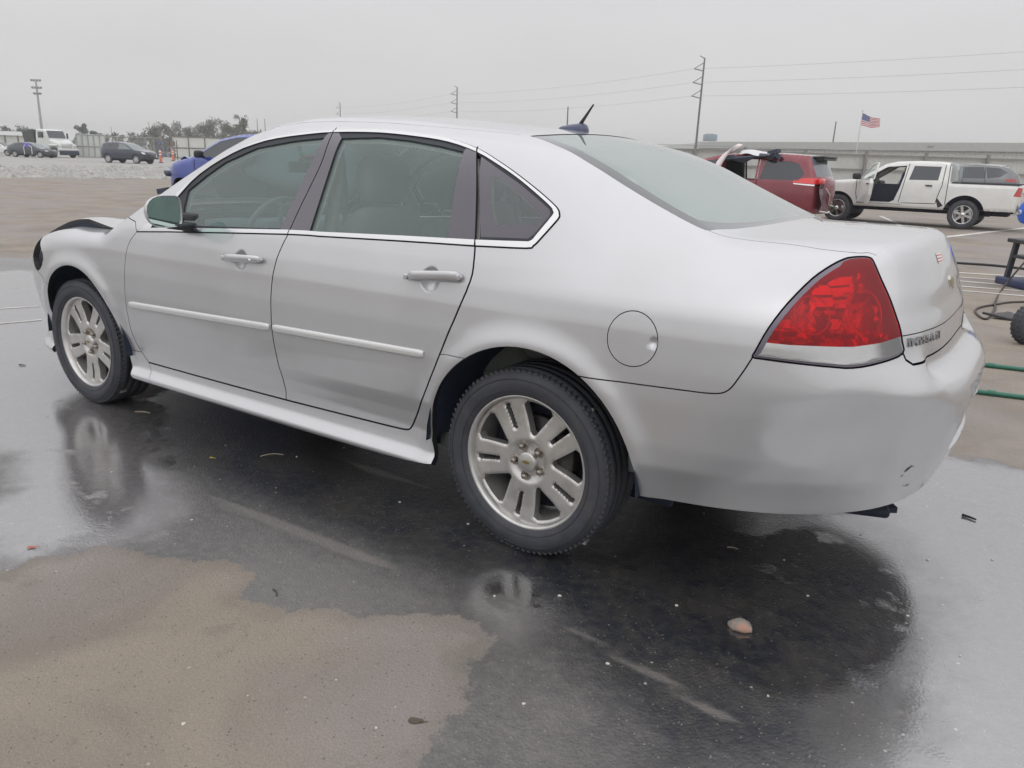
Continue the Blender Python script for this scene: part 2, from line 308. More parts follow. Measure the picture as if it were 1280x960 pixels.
FEAT = {
 'DLO': [(-2.210, -0.888, 0.960), (-2.138, -0.868, 1.008), (-2.078, -0.835, 1.069), (-2.020, -0.802, 1.129), (-1.924, -0.733, 1.241), (-1.744, -0.679, 1.339), (-1.547, -0.651, 1.395), (-1.351, -0.636, 1.421), (-1.148, -0.618, 1.436), (-0.912, -0.604, 1.439), (-0.704, -0.605, 1.426), (-0.548, -0.616, 1.409), (-0.393, -0.648, 1.376), (-0.268, -0.686, 1.333), (-0.162, -0.718, 1.290), (-0.062, -0.744, 1.242), (0.002, -0.760, 1.207), (0.026, -0.768, 1.191), (0.037, -0.777, 1.177), (0.038, -0.788, 1.159), (-0.001, -0.829, 1.095), (-0.017, -0.841, 1.075), (-0.042, -0.848, 1.065), (-0.228, -0.860, 1.057), (-0.576, -0.865, 1.047), (-0.986, -0.870, 1.032), (-1.168, -0.872, 1.026), (-1.959, -0.884, 0.978)],
 'DLOin': [(-2.102, -0.880, 0.985), (-2.041, -0.834, 1.071), (-1.992, -0.804, 1.127), (-1.896, -0.742, 1.235), (-1.720, -0.689, 1.331), (-1.530, -0.660, 1.387), (-1.337, -0.644, 1.412), (-1.138, -0.629, 1.427), (-0.897, -0.620, 1.427), (-0.693, -0.622, 1.414), (-0.540, -0.633, 1.397), (-0.387, -0.663, 1.364), (-0.259, -0.699, 1.320), (-0.154, -0.728, 1.277), (-0.055, -0.754, 1.227), (-0.002, -0.768, 1.197), (0.011, -0.774, 1.185), (0.015, -0.783, 1.170), (-0.020, -0.825, 1.106), (-0.027, -0.832, 1.093), (-0.039, -0.837, 1.086), (-0.235, -0.851, 1.077), (-0.583, -0.856, 1.065), (-0.994, -0.861, 1.048), (-1.187, -0.863, 1.042), (-1.967, -0.878, 0.995)],
 'FG': [(-1.883, -0.869, 1.013), (-1.918, -0.825, 1.092), (-1.936, -0.786, 1.162), (-1.845, -0.748, 1.232), (-1.752, -0.715, 1.292), (-1.573, -0.680, 1.357), (-1.345, -0.661, 1.391), (-1.177, -0.650, 1.406), (-1.223, -0.861, 1.046)],
 'RG': [(-1.052, -0.862, 1.047), (-1.079, -0.649, 1.405), (-0.881, -0.637, 1.412), (-0.724, -0.639, 1.402), (-0.568, -0.650, 1.384), (-0.444, -0.664, 1.365), (-0.365, -0.851, 1.078)],
 'QG': [(-0.363, -0.671, 1.354), (-0.252, -0.708, 1.310), (-0.149, -0.735, 1.267), (-0.050, -0.761, 1.217), (-0.009, -0.771, 1.194), (0.002, -0.777, 1.182), (0.004, -0.785, 1.170), (-0.029, -0.822, 1.113), (-0.046, -0.832, 1.096), (-0.231, -0.846, 1.088)],
 'QT': [(-0.278, -0.731, 1.283), (-0.269, -0.727, 1.287), (-0.247, -0.729, 1.284), (-0.216, -0.735, 1.275), (-0.122, -0.762, 1.227), (-0.032, -0.787, 1.174), (-0.019, -0.794, 1.158), (-0.018, -0.802, 1.146), (-0.033, -0.806, 1.140), (-0.164, -0.820, 1.132), (-0.188, -0.819, 1.135), (-0.211, -0.807, 1.157), (-0.243, -0.778, 1.208)],
 'gapB_up': [(-1.154, -0.606, 1.446), (-1.129, -0.703, 1.330), (-1.140, -0.761, 1.226), (-1.156, -0.815, 1.129), (-1.168, -0.872, 1.026)],
 'gapC_up': [(-0.403, -0.638, 1.385), (-0.333, -0.732, 1.284), (-0.286, -0.795, 1.179), (-0.242, -0.857, 1.067)],
 'gapB': [(-1.168, -0.872, 1.026), (-1.197, -0.893, 0.959), (-1.220, -0.911, 0.878), (-1.231, -0.920, 0.786), (-1.232, -0.925, 0.693), (-1.232, -0.923, 0.619), (-1.228, -0.907, 0.500), (-1.231, -0.875, 0.349), (-1.220, -0.877, 0.323)],
 'gapA': [(-2.210, -0.888, 0.960), (-2.253, -0.899, 0.919), (-2.278, -0.907, 0.873), (-2.295, -0.914, 0.803), (-2.306, -0.920, 0.687), (-2.322, -0.909, 0.545), (-2.327, -0.889, 0.432), (-2.299, -0.871, 0.360), (-2.240, -0.874, 0.317)],
 'gapAtop': [(-2.210, -0.888, 0.960), (-2.247, -0.867, 1.004), (-2.338, -0.832, 1.023)],
 'gapC': [(-0.242, -0.857, 1.067), (-0.226, -0.886, 0.985), (-0.233, -0.904, 0.919), (-0.307, -0.923, 0.752), (-0.339, -0.928, 0.670), (-0.395, -0.922, 0.551), (-0.466, -0.892, 0.435), (-0.506, -0.876, 0.368), (-0.521, -0.875, 0.347), (-0.541, -0.876, 0.337), (-0.640, -0.877, 0.334), (-0.943, -0.877, 0.328), (-1.282, -0.877, 0.322), (-1.659, -0.876, 0.319), (-2.240, -0.874, 0.317)],
 'gapR1': [(-2.299, -0.871, 0.360), (-2.356, -0.882, 0.363), (-2.460, -0.868, 0.359)],
 'gapR2': [(-0.340, -0.927, 0.676), (-0.296, -0.932, 0.682), (-0.245, -0.939, 0.683)],
 'gapR3': [(-2.240, -0.874, 0.317), (-2.209, -0.884, 0.275), (-2.174, -0.907, 0.225)],
 'archR': [(-0.360, -0.913, 0.254), (-0.374, -0.900, 0.267), (-0.400, -0.888, 0.361), (-0.379, -0.914, 0.470), (-0.330, -0.933, 0.576), (-0.252, -0.940, 0.668), (-0.169, -0.938, 0.721), (-0.088, -0.937, 0.749), (-0.008, -0.936, 0.758), (0.088, -0.936, 0.753), (0.173, -0.936, 0.730), (0.247, -0.936, 0.695), (0.312, -0.936, 0.646), (0.367, -0.934, 0.577), (0.405, -0.930, 0.503), (0.426, -0.905, 0.409), (0.435, -0.881, 0.344), (0.435, -0.873, 0.324)],
 'archF': [(-3.197, -0.854, 0.301), (-3.305, -0.828, 0.430), (-3.119, -0.904, 0.562), (-3.014, -0.921, 0.671), (-2.940, -0.924, 0.721), (-2.860, -0.925, 0.745), (-2.786, -0.926, 0.751), (-2.732, -0.927, 0.746), (-2.626, -0.927, 0.704), (-2.522, -0.928, 0.635), (-2.490, -0.907, 0.535), (-2.475, -0.876, 0.404), (-2.397, -0.883, 0.288), (-2.312, -0.903, 0.257), (-2.281, -0.911, 0.247)],
 'bumpgap': [(0.238, -0.936, 0.701), (0.325, -0.926, 0.701), (0.410, -0.920, 0.705), (0.554, -0.914, 0.712), (0.625, -0.906, 0.714), (0.667, -0.900, 0.719), (0.684, -0.898, 0.727), (0.699, -0.895, 0.741), (0.721, -0.889, 0.784), (0.738, -0.882, 0.821)],
 'lamp': [(0.913, -0.608, 1.106), (0.930, -0.595, 1.108), (0.947, -0.584, 1.108), (0.960, -0.581, 1.104), (0.972, -0.590, 1.090), (0.990, -0.599, 1.062), (1.024, -0.604, 1.006), (1.060, -0.605, 0.934), (1.077, -0.610, 0.886), (1.085, -0.615, 0.852), (1.040, -0.697, 0.832), (0.984, -0.761, 0.821), (0.936, -0.797, 0.823), (0.868, -0.835, 0.827), (0.771, -0.872, 0.832), (0.744, -0.880, 0.835), (0.749, -0.877, 0.854), (0.773, -0.858, 0.921), (0.804, -0.810, 0.988), (0.840, -0.735, 1.049), (0.872, -0.669, 1.084), (0.896, -0.624, 1.101)],
 'lampsplit': [(0.757, -0.872, 0.879), (0.827, -0.848, 0.877), (0.884, -0.820, 0.878), (0.975, -0.754, 0.878), (1.031, -0.688, 0.886), (1.073, -0.610, 0.900)],
 'fuelc': [(0.390, -0.914, 0.836)],
 'badgetop': [(1.071, -0.614, 0.899), (1.100, -0.542, 0.900), (1.119, -0.448, 0.898), (1.144, -0.166, 0.895), (1.145, 0.126, 0.893)],
 'lidbot': [(1.085, -0.615, 0.852), (1.096, -0.611, 0.829), (1.112, -0.596, 0.815), (1.125, -0.559, 0.819), (1.134, -0.424, 0.815), (1.148, -0.324, 0.821), (1.156, -0.167, 0.826)],
 'badge': [(1.090, -0.584, 0.879), (1.137, -0.350, 0.884)],
 'sticker': [(1.054, -0.154, 1.121), (1.060, 0.063, 1.115), (1.073, 0.002, 1.093), (1.067, -0.191, 1.099)],
 'emblem': [(1.108, -0.005, 1.011)],
 'hoodgap': [(-3.251, -0.802, 0.860), (-3.135, -0.822, 0.883), (-3.041, -0.803, 0.908), (-3.054, -0.694, 0.924), (-2.902, -0.656, 0.945), (-2.350, -0.856, 0.997)],
 'mold': [(-2.283, -0.917, 0.611), (-1.241, -0.924, 0.645), (-1.225, -0.925, 0.647), (-0.410, -0.926, 0.664)],
 'handles': [(-1.525, -0.907, 0.894), (-1.283, -0.905, 0.907), (-0.500, -0.903, 0.921), (-0.260, -0.899, 0.941), (-1.446, -0.899, 0.937), (-1.415, -0.912, 0.868), (-0.405, -0.889, 0.975), (-0.403, -0.909, 0.890)],
 'bumpbot': [(0.435, -0.881, 0.343), (0.586, -0.845, 0.339), (0.808, -0.763, 0.349), (0.966, -0.634, 0.336), (1.030, -0.539, 0.317), (1.082, -0.439, 0.312), (1.126, -0.372, 0.339), (1.185, -0.134, 0.366), (1.229, -0.080, 0.484), (1.243, -0.269, 0.623)],
 'rockbot': [(-2.174, -0.904, 0.257), (-1.439, -0.900, 0.263), (-0.919, -0.902, 0.262), (-0.477, -0.903, 0.261), (-0.369, -0.902, 0.265)],
 'ditch': [(-0.707, -0.216, 1.491), (-0.574, -0.258, 1.479), (-0.388, -0.389, 1.454), (-0.260, -0.495, 1.429)],
 'rgl': [(-0.256, -0.490, 1.429), (-0.042, -0.596, 1.361), (0.033, -0.605, 1.334), (0.234, -0.625, 1.249), (0.421, -0.642, 1.171), (0.492, -0.650, 1.145)],
 'rgb': [(0.492, -0.650, 1.145), (0.530, -0.492, 1.152), (0.587, -0.136, 1.160), (0.528, 0.599, 1.144)],
 'rgt': [(-0.257, -0.472, 1.431), (-0.233, -0.348, 1.439), (-0.224, -0.177, 1.448), (-0.222, 0.166, 1.448), (-0.110, 0.299, 1.421), (-0.089, 0.318, 1.415)],
 'deckgap': [(0.492, -0.650, 1.145), (0.567, -0.601, 1.137), (0.650, -0.606, 1.131), (0.767, -0.619, 1.123), (0.849, -0.612, 1.115), (0.921, -0.602, 1.107)],
 'fuel': [(0.306, -0.916, 0.823), (0.471, -0.912, 0.848), (0.379, -0.904, 0.914), (0.399, -0.919, 0.757)],
 'head': [(-3.248, -0.804, 0.860), (-3.126, -0.897, 0.721), (-3.216, -0.883, 0.681), (-3.355, -0.825, 0.776), (-3.068, -0.914, 0.681)],
 'ant': [(-0.412, 0.007, 1.472), (-0.357, 0.070, 1.467)],
 'headl': [(-3.226, -0.832, 0.851), (-3.273, -0.838, 0.821), (-3.291, -0.854, 0.777), (-3.295, -0.861, 0.720), (-3.232, -0.880, 0.679), (-3.155, -0.894, 0.701), (-3.110, -0.896, 0.774)],
 'mirrorhit': [(-2.096, -0.880, 0.986)],
 'cuts': [(-1.180, -0.651, 1.404), (-1.169, -0.625, 1.430), (-1.225, -0.859, 1.049), (-1.216, -0.867, 1.034), (-1.076, -0.651, 1.402), (-1.125, -0.623, 1.431), (-1.054, -0.860, 1.050), (-1.049, -0.865, 1.040), (-0.444, -0.666, 1.364), (-0.443, -0.642, 1.384), (-0.367, -0.849, 1.081), (-0.361, -0.856, 1.068), (-0.383, -0.664, 1.362), (-0.359, -0.677, 1.349), (-0.234, -0.853, 1.075), (-0.230, -0.843, 1.093)],
}
SEED = {
 'front_fender': (-2.5892, 0.8502),
 'front_door': (-1.8216, 0.7776),
 'rear_door': (-0.7307, 0.8324),
 'quarter_panel': (0.0718, 0.8969),
 'rear_bumper': (0.8681, 0.6298),
 'fuel_door': (0.3896, 0.8334),
 'rocker_panel': (-1.0066, 0.2804),
 'rocker_a': (-2.3283, 0.2952),
 'trunk_face': (1.3578, 1.0353),
 'trunk_strip': (1.4641, 0.8811),
 'red': (0.9399, 0.9305),
 'white': (0.8418, 0.8501),
 'seal': (0.7387, 0.8345),
 'seal2': (0.8501, 1.0001),
 'glassF': (-1.5862, 1.2125),
 'glassR': (-0.7506, 1.2469),
 'frit': (-0.1738, 1.1006),
 'glassQ': (-0.1433, 1.1881),
 'chromeB1': (-1.4670, 1.0073),
 'chromeB2': (-0.6555, 1.0402),
 'chromeT3': (0.0046, 1.2123),
 'chromeT1': (-1.5425, 1.4201),
 'chromeT2': (-0.9039, 1.4816),
 'applB1': (-1.1619, 1.2297),
 'applB2': (-1.0670, 1.2268),
 'applC': (-0.3628, 1.2331),
 'rubF': (-1.8121, 1.2866),
 'sail': (-1.9907, 1.0586),
 'rubR': (-0.7328, 1.4520),
 'rubQ': (-0.1192, 1.2693),
}# ---------- region builder: triangulate a chart with feature lines, split in regions ----------
def cdt_regions(lines, gaps, bbox, step, seeds, extra=()):
    """lines: polylines (N,2) that separate regions; gaps: [(polyline, halfwidth)] narrow shut lines.
    returns pts, {name: faces}"""
    lo, hi = np.array(bbox[0]), np.array(bbox[1])
    def dens(p, d):
        p = np.asarray(p, float); out = [p[0]]
        for a, b in zip(p[:-1], p[1:]):
            n = max(1, int(np.ceil(np.linalg.norm(b - a) / d)))
            for k in range(1, n + 1): out.append(a + (b - a) * k / n)
        return np.array(out)
    segs = []; allpl = []
    def addpl(p, close=False):
        p = dens(p, step * .8); allpl.append(p)
    for l in lines: addpl(l)
    gl = []
    for g, hw in gaps:
        g = dens(g, step * .8); t = np.gradient(g, axis=0); t /= np.linalg.norm(t, axis=1)[:, None] + 1e-12
        n = np.stack([-t[:, 1], t[:, 0]], 1)
        ring = np.vstack([g + n * hw, (g - n * hw)[::-1], (g + n * hw)[:1]])
        allpl.append(ring); gl.append((g, hw))
    P = np.vstack(allpl)
    gx, gy = np.meshgrid(np.arange(lo[0], hi[0], step), np.arange(lo[1], hi[1], step)); gx[::2] += step * .5
    G = np.stack([gx.ravel(), gy.ravel()], 1)
    for (cx, cy, rr) in extra:
        G = G[np.hypot(G[:, 0] - cx, G[:, 1] - cy) > rr]
        q = [(cx + r_ * math.cos(t), cy + r_ * math.sin(t)) for r_ in np.arange(.002, rr, .0042) for t in np.arange(0, 2 * math.pi, .0045 / max(r_, .003))]
        G = np.vstack([G, q])
    # drop grid points close to constraint points
    cell = {}
    key = np.floor(P / step).astype(int)
    for i, k in enumerate(map(tuple, key)): cell.setdefault(k, []).append(i)
    keep = []; nG0 = len(G) - sum(len([1 for r_ in np.arange(.002, rr, .0042) for t in np.arange(0, 2 * math.pi, .0045 / max(r_, .003))]) for cx, cy, rr in extra)
    gk = np.floor(G / step).astype(int)
    for i, k in enumerate(gk):
        ok = True
        for dx in (-1, 0, 1):
            for dy in (-1, 0, 1):
                c = cell.get((k[0] + dx, k[1] + dy))
                if c is not None:
                    d = P[c] - G[i]
                    if (d * d).sum(1).min() < (step * (.45 if i < nG0 else .15)) ** 2: ok = False; break
            if not ok: break
        if ok: keep.append(i)
    G = G[keep]
    V = []; Ed = []
    for p in allpl:
        b = len(V); V += [Vector(q) for q in p]; Ed += [(b + i, b + i + 1) for i in range(len(p) - 1)]
    V += [Vector(q) for q in G]
    vo, eo, fo, ov, oe, of = delaunay_2d_cdt(V, Ed, [], 0, 1e-6)
    pts = np.array([(v.x, v.y) for v in vo])
    hard = set()
    for e_, orig in zip(eo, oe):
        if len(orig): hard.add((min(e_), max(e_)))
    cen = np.array([pts[list(f)].mean(0) for f in fo])
    ingap = np.zeros(len(fo), bool)
    for g, hw in gl:
        l0, h0 = g.min(0) - .03, g.max(0) + .03
        idx = np.where(((cen > l0) & (cen < h0)).all(1))[0]
        if len(idx) == 0: continue
        a, b = g[:-1], g[1:]; ab = b - a; L2 = (ab ** 2).sum(1) + 1e-15
        for ch in np.array_split(idx, max(1, len(idx) // 2000)):
            q = cen[ch][:, None, :]; tt = np.clip(((q - a) * ab).sum(-1) / L2, 0, 1)
            d = np.linalg.norm(q - (a + tt[..., None] * ab), axis=-1).min(1)
            ingap[ch[d < hw * 1.03]] = True
    emap = {}
    for i, f in enumerate(fo):
        for k in range(len(f)):
            a, b = f[k], f[(k + 1) % len(f)]; emap.setdefault((min(a, b), max(a, b)), []).append(i)
    nb = [[] for _ in fo]
    for ek, fl in emap.items():
        if ek in hard or len(fl) < 2: continue
        nb[fl[0]].append(fl[1]); nb[fl[1]].append(fl[0])
    lab = -np.ones(len(fo), int); nc = 0; comp = []
    for i in range(len(fo)):
        if lab[i] >= 0 or ingap[i]: continue
        st = [i]; lab[i] = nc; c = [i]
        while st:
            j = st.pop()
            for k in nb[j]:
                if lab[k] < 0 and not ingap[k]: lab[k] = nc; st.append(k); c.append(k)
        comp.append(c); nc += 1
    res = {}; taken = {}
    cdt_regions.last = [(f, bool(ingap[i])) for i, f in enumerate(fo)]
    for name, sp in seeds:
        d = ((cen - np.array(sp)) ** 2).sum(1); d[ingap] = 9; j = int(np.argmin(d))
        res.setdefault(name, set())
        if lab[j] in taken: print('  seed', name, 'shares the region of', taken[lab[j]]); continue
        taken[lab[j]] = name; res[name].update(comp[lab[j]])
    return pts, {k: [fo[i] for i in v] for k, v in res.items()}
class Panel:
    def __init__(s): s.v = []; s.n = []; s.f = []; s.m = []; s.nn = 0; s.mats = []
    def mi(s, m):
        if m not in s.mats: s.mats.append(m)
        return s.mats.index(m)
    def add(s, pts, faces, mapf, m, off=0, rim=.02, rimm=None, flip=False, mirror=False, dent=None, tint=None):
        """surface faces mapped on the body, displaced by off, with an inward rim"""
        if not len(faces): return s
        used = sorted({i for f in faces for i in f}); ix = {u: k for k, u in enumerate(used)}
        P = mapf(pts[used]); N = grad(P)
        P0 = P.copy()
        if dent is not None: P, N = dent(P, N)
        P = P + N * off
        F_ = [[ix[i] for i in f] for f in faces]
        # orient so the face normal follows N
        f0 = F_[0]; 
        cnt = {}
        out = []
        for f in F_:
            a, b, c = P[f[0]], P[f[1]], P[f[2]]
            if np.dot(np.cross(b - a, c - a), N[f[0]] + N[f[1]] + N[f[2]]) < 0: f = f[::-1]
            out.append(f)
            for k in range(len(f)): cnt[(f[k], f[(k + 1) % len(f)])] = 1
        B = [(a, b) for (a, b) in cnt if (b, a) not in cnt]
        sides = [1] if not mirror else [1, -1]
        for sd in sides:
            k = np.array([1, sd, 1])
            b0 = len(s.v)
            s.v += [tuple(q) for q in P * k]; s.n += [tuple(q) for q in N * k]
            for f in out:
                s.f.append([b0 + i for i in (f if sd == 1 else f[::-1])]); s.m.append(s.mi(m))
            if rim:
                bv = sorted({i for e_ in B for i in e_}); bi = {u: j for j, u in enumerate(bv)}
                b1 = len(s.v); Q = (P[bv]) * k; R_ = (P[bv] - N[bv] * rim) * k
                s.v += [tuple(q) for q in Q]; s.n += [(0, 0, 0)] * len(bv)
                s.v += [tuple(q) for q in R_]; s.n += [(0, 0, 0)] * len(bv)
                n_ = len(bv)
                for a, b in B:
                    q = [b1 + bi[b], b1 + bi[a], b1 + n_ + bi[a], b1 + n_ + bi[b]]
                    s.f.append(q if sd == 1 else q[::-1]); s.m.append(s.mi(rimm or m))
        return s
    def merge(s, o):
        b0 = len(s.v); mi = [s.mi(m) for m in o.mats]; s.v += o.v; s.n += o.n; s.f += [[b0 + i for i in f] for f in o.f]; s.m += [mi[i] for i in o.m]; return s
    def build(s, name, parent, label=None):
        me = bpy.data.meshes.new(name); me.from_pydata(s.v, [], s.f)
        for m in s.mats: me.materials.append(m)
        me.polygons.foreach_set('material_index', s.m)
        me.polygons.foreach_set('use_smooth', [True] * len(s.f)); me.update()
        N = np.array(s.n); ln = []
        for p in me.polygons:
            for vi in p.vertices:
                q = N[vi]
                ln.append(tuple(q) if q.any() else tuple(p.normal))
        me.normals_split_custom_set(ln)
        o = bpy.data.objects.new(name, me); S.collection.objects.link(o); o.parent = parent
        if label: o['label'] = label
        return o
# ================= the silver sedan =================
def cat_(p, n=6, closed=False):
    p = [np.asarray(q, float) for q in p]
    if closed: p = [p[-1]] + p + [p[0], p[1]]
    else: p = [2 * p[0] - p[1]] + p + [2 * p[-1] - p[-2]]
    out = []
    for i in range(1, len(p) - 2):
        for k in range(n):
            t = k / n
            out.append(.5 * (2 * p[i] + (p[i + 1] - p[i - 1]) * t + (2 * p[i - 1] - 5 * p[i] + 4 * p[i + 1] - p[i + 2]) * t * t + (-p[i - 1] + 3 * p[i] - 3 * p[i + 1] + p[i + 2]) * t ** 3))
    out.append(p[-2]); return np.array(out)
def smooth_poly(p, it=1):
    p = np.asarray(p, float)
    for _ in range(it): p[1:-1] = .25 * p[:-2] + .5 * p[1:-1] + .25 * p[2:]
    return p
sedan = empty('silver_sedan', (0, 0, 0), 0, 'large silver four door sedan filling the picture, standing on wet asphalt', 'car')
fs = {k: invS(np.array(v)) for k, v in FEAT.items()}
def close(p): return np.vstack([p, p[:1]])
UC = X0R + .9 * math.pi / 2; UF = X0F - .9 * math.pi / 2
# line between the side chart and the top chart, in plan view
hoodside = [(-3.72, 0), (-3.70, -.25), (-3.63, -.50), (-3.50, -.66), (-3.32, -.745), (-3.0, -.765), (-2.75, -.77), (-2.52, -.775)]
apillar = [(-2.52, -.775), (-2.36, -.752), (-2.2, -.722), (-1.95, -.667), (-1.75, -.618), (-1.62, -.588)]
ditch = [(-1.62, -.588), (-1.4, -.568), (-1.1, -.556), (-.7, -.540), (-.45, -.525), (-.262, -.510)]
rgl = [(-.262, -.510), (-.15, -.545), (-.04, -.575), (.1, -.606), (.25, -.625), (.38, -.637), (.47, -.640), (.492, -.632)]
deck = [(.492, -.632), (.57, -.622), (.66, -.617), (.766, -.610), (.85, -.600), (.917, -.583), (.945, -.565), (.966, -.560)]
lt2 = [(.966, -.560), (.969, -.573)]
hoodL, apL, diL, rgL, deL = [cat_(q, 5) for q in (hoodside, apillar, ditch, rgl, deck)]
seamL = cat_([(.966, -.560), (.985, -.45), (1.000, -.3), (1.008, -.15), (1.010, 0)], 5)
def toS(xy): return invS(mapT(xy))
rgt_ = cat_([(-.262, -.510), (-.245, -.40), (-.228, -.22), (-.222, 0)], 5)
rgb_ = cat_([(.492, -.632), (.535, -.48), (.572, -.25), (.585, 0)], 5)
wst = cat_([(-1.62, -.588), (-1.68, -.40), (-1.72, -.2), (-1.735, 0)], 5)
wsb = cat_([(-2.52, -.775), (-2.62, -.60), (-2.72, -.35), (-2.76, 0)], 5)
hob = cat_([(-2.56, -.772), (-2.66, -.60), (-2.76, -.35), (-2.80, 0)], 5)
# ---- side chart
dlo = close(np.vstack([cat_(fs['DLO'][:24], 3), cat_(fs['DLO'][23:], 2)]))
dloin = close(np.vstack([cat_(fs['DLOin'][:21], 3), cat_(fs['DLOin'][20:], 2)]))
lamp = close(cat_(fs['lamp'], 3, True)[:-1])
def inset(p, d):
    p = p[:-1]; a = np.roll(p, 1, 0); b = np.roll(p, -1, 0); t = b - a; t /= np.linalg.norm(t, axis=1)[:, None] + 1e-9
    n = np.stack([-t[:, 1], t[:, 0]], 1); area = np.sum(p[:, 0] * b[:, 1] - b[:, 0] * p[:, 1])
    if area < 0: n = -n
    c = p.mean(0); dd = np.where((p[:, 0] < c[0]) & (p[:, 1] > fs['lampsplit'][0, 1] - .03), d * 1.9, d)
    return close(p + n * dd[:, None])
lens = inset(lamp, .0075)
th = np.linspace(0, 2 * math.pi, 49)
fuelc = np.array([.389, .835]); fuel = np.stack([fuelc[0] + .081 * np.cos(th), fuelc[1] + .079 * np.sin(th)], 1)
def arch(cx, a, b, zb):
    t = np.linspace(0, math.pi, 41)
    p = [(cx + a * math.cos(q), .335 + b * math.sin(q)) for q in t]
    return np.array([(cx + a, zb)] + p + [(cx - a, zb)])
archR = np.vstack([[(.440, .12), (.4385, .30)], [(.018 + .42 * math.cos(q), .335 + .422 * math.sin(q)) for q in np.linspace(.02, math.pi - .1, 40)], [(-.402, .33), (-.385, .27), (-.375, .12)]])
archF = np.vstack([[(-2.33, .12), (-2.335, .23), (-2.375, .30), (-2.425, .40)], [(-2.78 + .378 * math.cos(q), .335 + .415 * math.sin(q)) for q in np.linspace(.42, math.pi, 36)], [(-3.158, .12)]])
bot = cat_([(UF - .01, .22), (-3.6, .215), (-3.2, .22), (-3.0, .22), (-2.5, .225), (-2.16, .222), (-1.5, .222), (-.9, .224), (-.5, .236), (-.3, .262), (0, .30), (.3, .328), (.6, .336), (1.0, .333), (1.3, .33), (1.5, .34), (UC + .01, .345)], 3)
c = fs['cuts']
lines = [toS(hoodL), toS(apL), toS(diL), toS(rgL), toS(deL), toS(seamL), dloin, close(fs['FG']), close(fs['RG']), close(fs['QG']), close(cat_(fs['QT'], 2, True)[:-1]),
         lens, archR, archF, bot] + [c[i:i + 2] for i in range(0, 16, 2)] + [fs['lampsplit']]
lines.append(np.array([(UC, .25), (UC, 1.25)])); lines.append(np.array([(UF, .1), (UF, 1.25)]))
gC = smooth_poly(cat_(fs['gapC'], 3), 3)
head = close(cat_(fs['headl'], 3, True)[:-1]); hl0, hl1 = fs['headl'][4], fs['headl'][0]
gw = .0026
gaps = [(dlo, .0024), (cat_(fs['gapB_up'], 3), gw), (cat_(fs['gapC_up'], 3), gw), (smooth_poly(cat_(fs['gapB'][:-2], 3), 2), gw), (np.vstack([cat_(fs['gapB'][:-2], 3)[-1:], [(-1.222, .322)]]), gw),
        (smooth_poly(cat_(fs['gapA'], 3), 2), .0016), (np.vstack([fs['gapAtop'][:2], toS([(-2.44, -.768), (-2.45, -.745)])]), .0018), (gC, .0034), (np.vstack([fs['gapR1'][:2], [(-2.56, .36)]]), .0015), (np.vstack([fs['gapR2'], [(-.18, .683)]]), .0012), (np.vstack([fs['gapR3'], [(-2.225, .19)]]), .0010),
        (np.vstack([[(.20, .699)], smooth_poly(cat_(fs['bumpgap'][1:], 3), 2), fs['lamp'][15:16]]), .0020), (lamp, .0022), (fuel, .0014),
        (np.vstack([fs['badgetop'][:4], [(UC + .01, .9)]]), .0013), (np.array([tuple(fs['lamp'][9]), (1.145, .830), (1.17, .817), (1.30, .818), (1.50, .824), (UC + .01, .828)]), .0030),
        (toS(deL), .0018), (toS(diL[::2]), .0016), (head, .003), (np.vstack([[(-2.99, .60)], [hl0 + (.03, -.01)], [hl0]]), .0014), (np.vstack([[hl1], toS([(-3.30, -.752), (-3.29, -.735)])]), .0016)]
seeds = [(k, v) for k, v in SEED.items()]
seeds += [('front_bumper', (-3.9, .45)), ('headhole', tuple(fs['headl'].mean(0))), ('applC2', fs['cuts'][12] + (-.02, -.02))]
import time; t0 = time.time()
ptsS, RS = cdt_regions(lines, gaps, ((UF, .15), (UC, 1.75)), .0125, seeds, [(-1.432, .9015, .052), (-.404, .930, .054), (.460, .838, .022)])
print('side chart', len(ptsS), {k: len(v) for k, v in RS.items()}, round(time.time() - t0, 1))
# ---- top chart
yc = np.array([(-3.9, 0.0), (1.1, 0.0)])
frit_in = []
def yset(a): return np.asarray(a)
frl = [yc, hoodL, apL, diL, rgL, deL, seamL, rgt_, rgb_, wst]
fr_r = np.vstack([[(-.21, 0), (-.215, -.22), (-.225, -.40), (-.228, -.462)], [(-.14, -.500), (-.03, -.530), (.1, -.560), (.25, -.580), (.38, -.592), (.44, -.588)], [(.49, -.47), (.528, -.25), (.54, 0)]])
fr_w = np.vstack([[(-1.81, 0), (-1.79, -.2), (-1.75, -.40), (-1.70, -.555)], [(-1.78, -.59), (-1.97, -.635), (-2.2, -.688), (-2.36, -.716), (-2.46, -.725)], [(-2.55, -.60), (-2.65, -.35), (-2.69, 0)]])
frl += [cat_(fr_r[:4], 2), cat_(fr_r[3:10], 3), cat_(fr_r[9:], 3), fr_w]
frl = [np.where(np.abs(q) < 1e-9, 0, q) for q in frl]
ptsT, RT = cdt_regions(frl, [(wsb, .003), (hob, .003)], ((-3.9, -.8), (1.1, .0)), .0125,
    [('hood', (-3.2, -.2)), ('windshield', (-2.2, -.2)), ('wfrit', (-1.738, -.28)), ('roof', (-1.0, -.2)), ('rear_glass', (.2, -.2)), ('rfrit', (.35, -.615)), ('deck', (.8, -.3)), ('cowl', (-2.78, -.02))])
print('top chart', len(ptsT), {k: len(v) for k, v in RT.items()}, round(time.time() - t0, 1))
SV, BK, GB, CH, RB = M['silver'], M['black'], M['gloss_black'], M['chrome'], M['rubber']
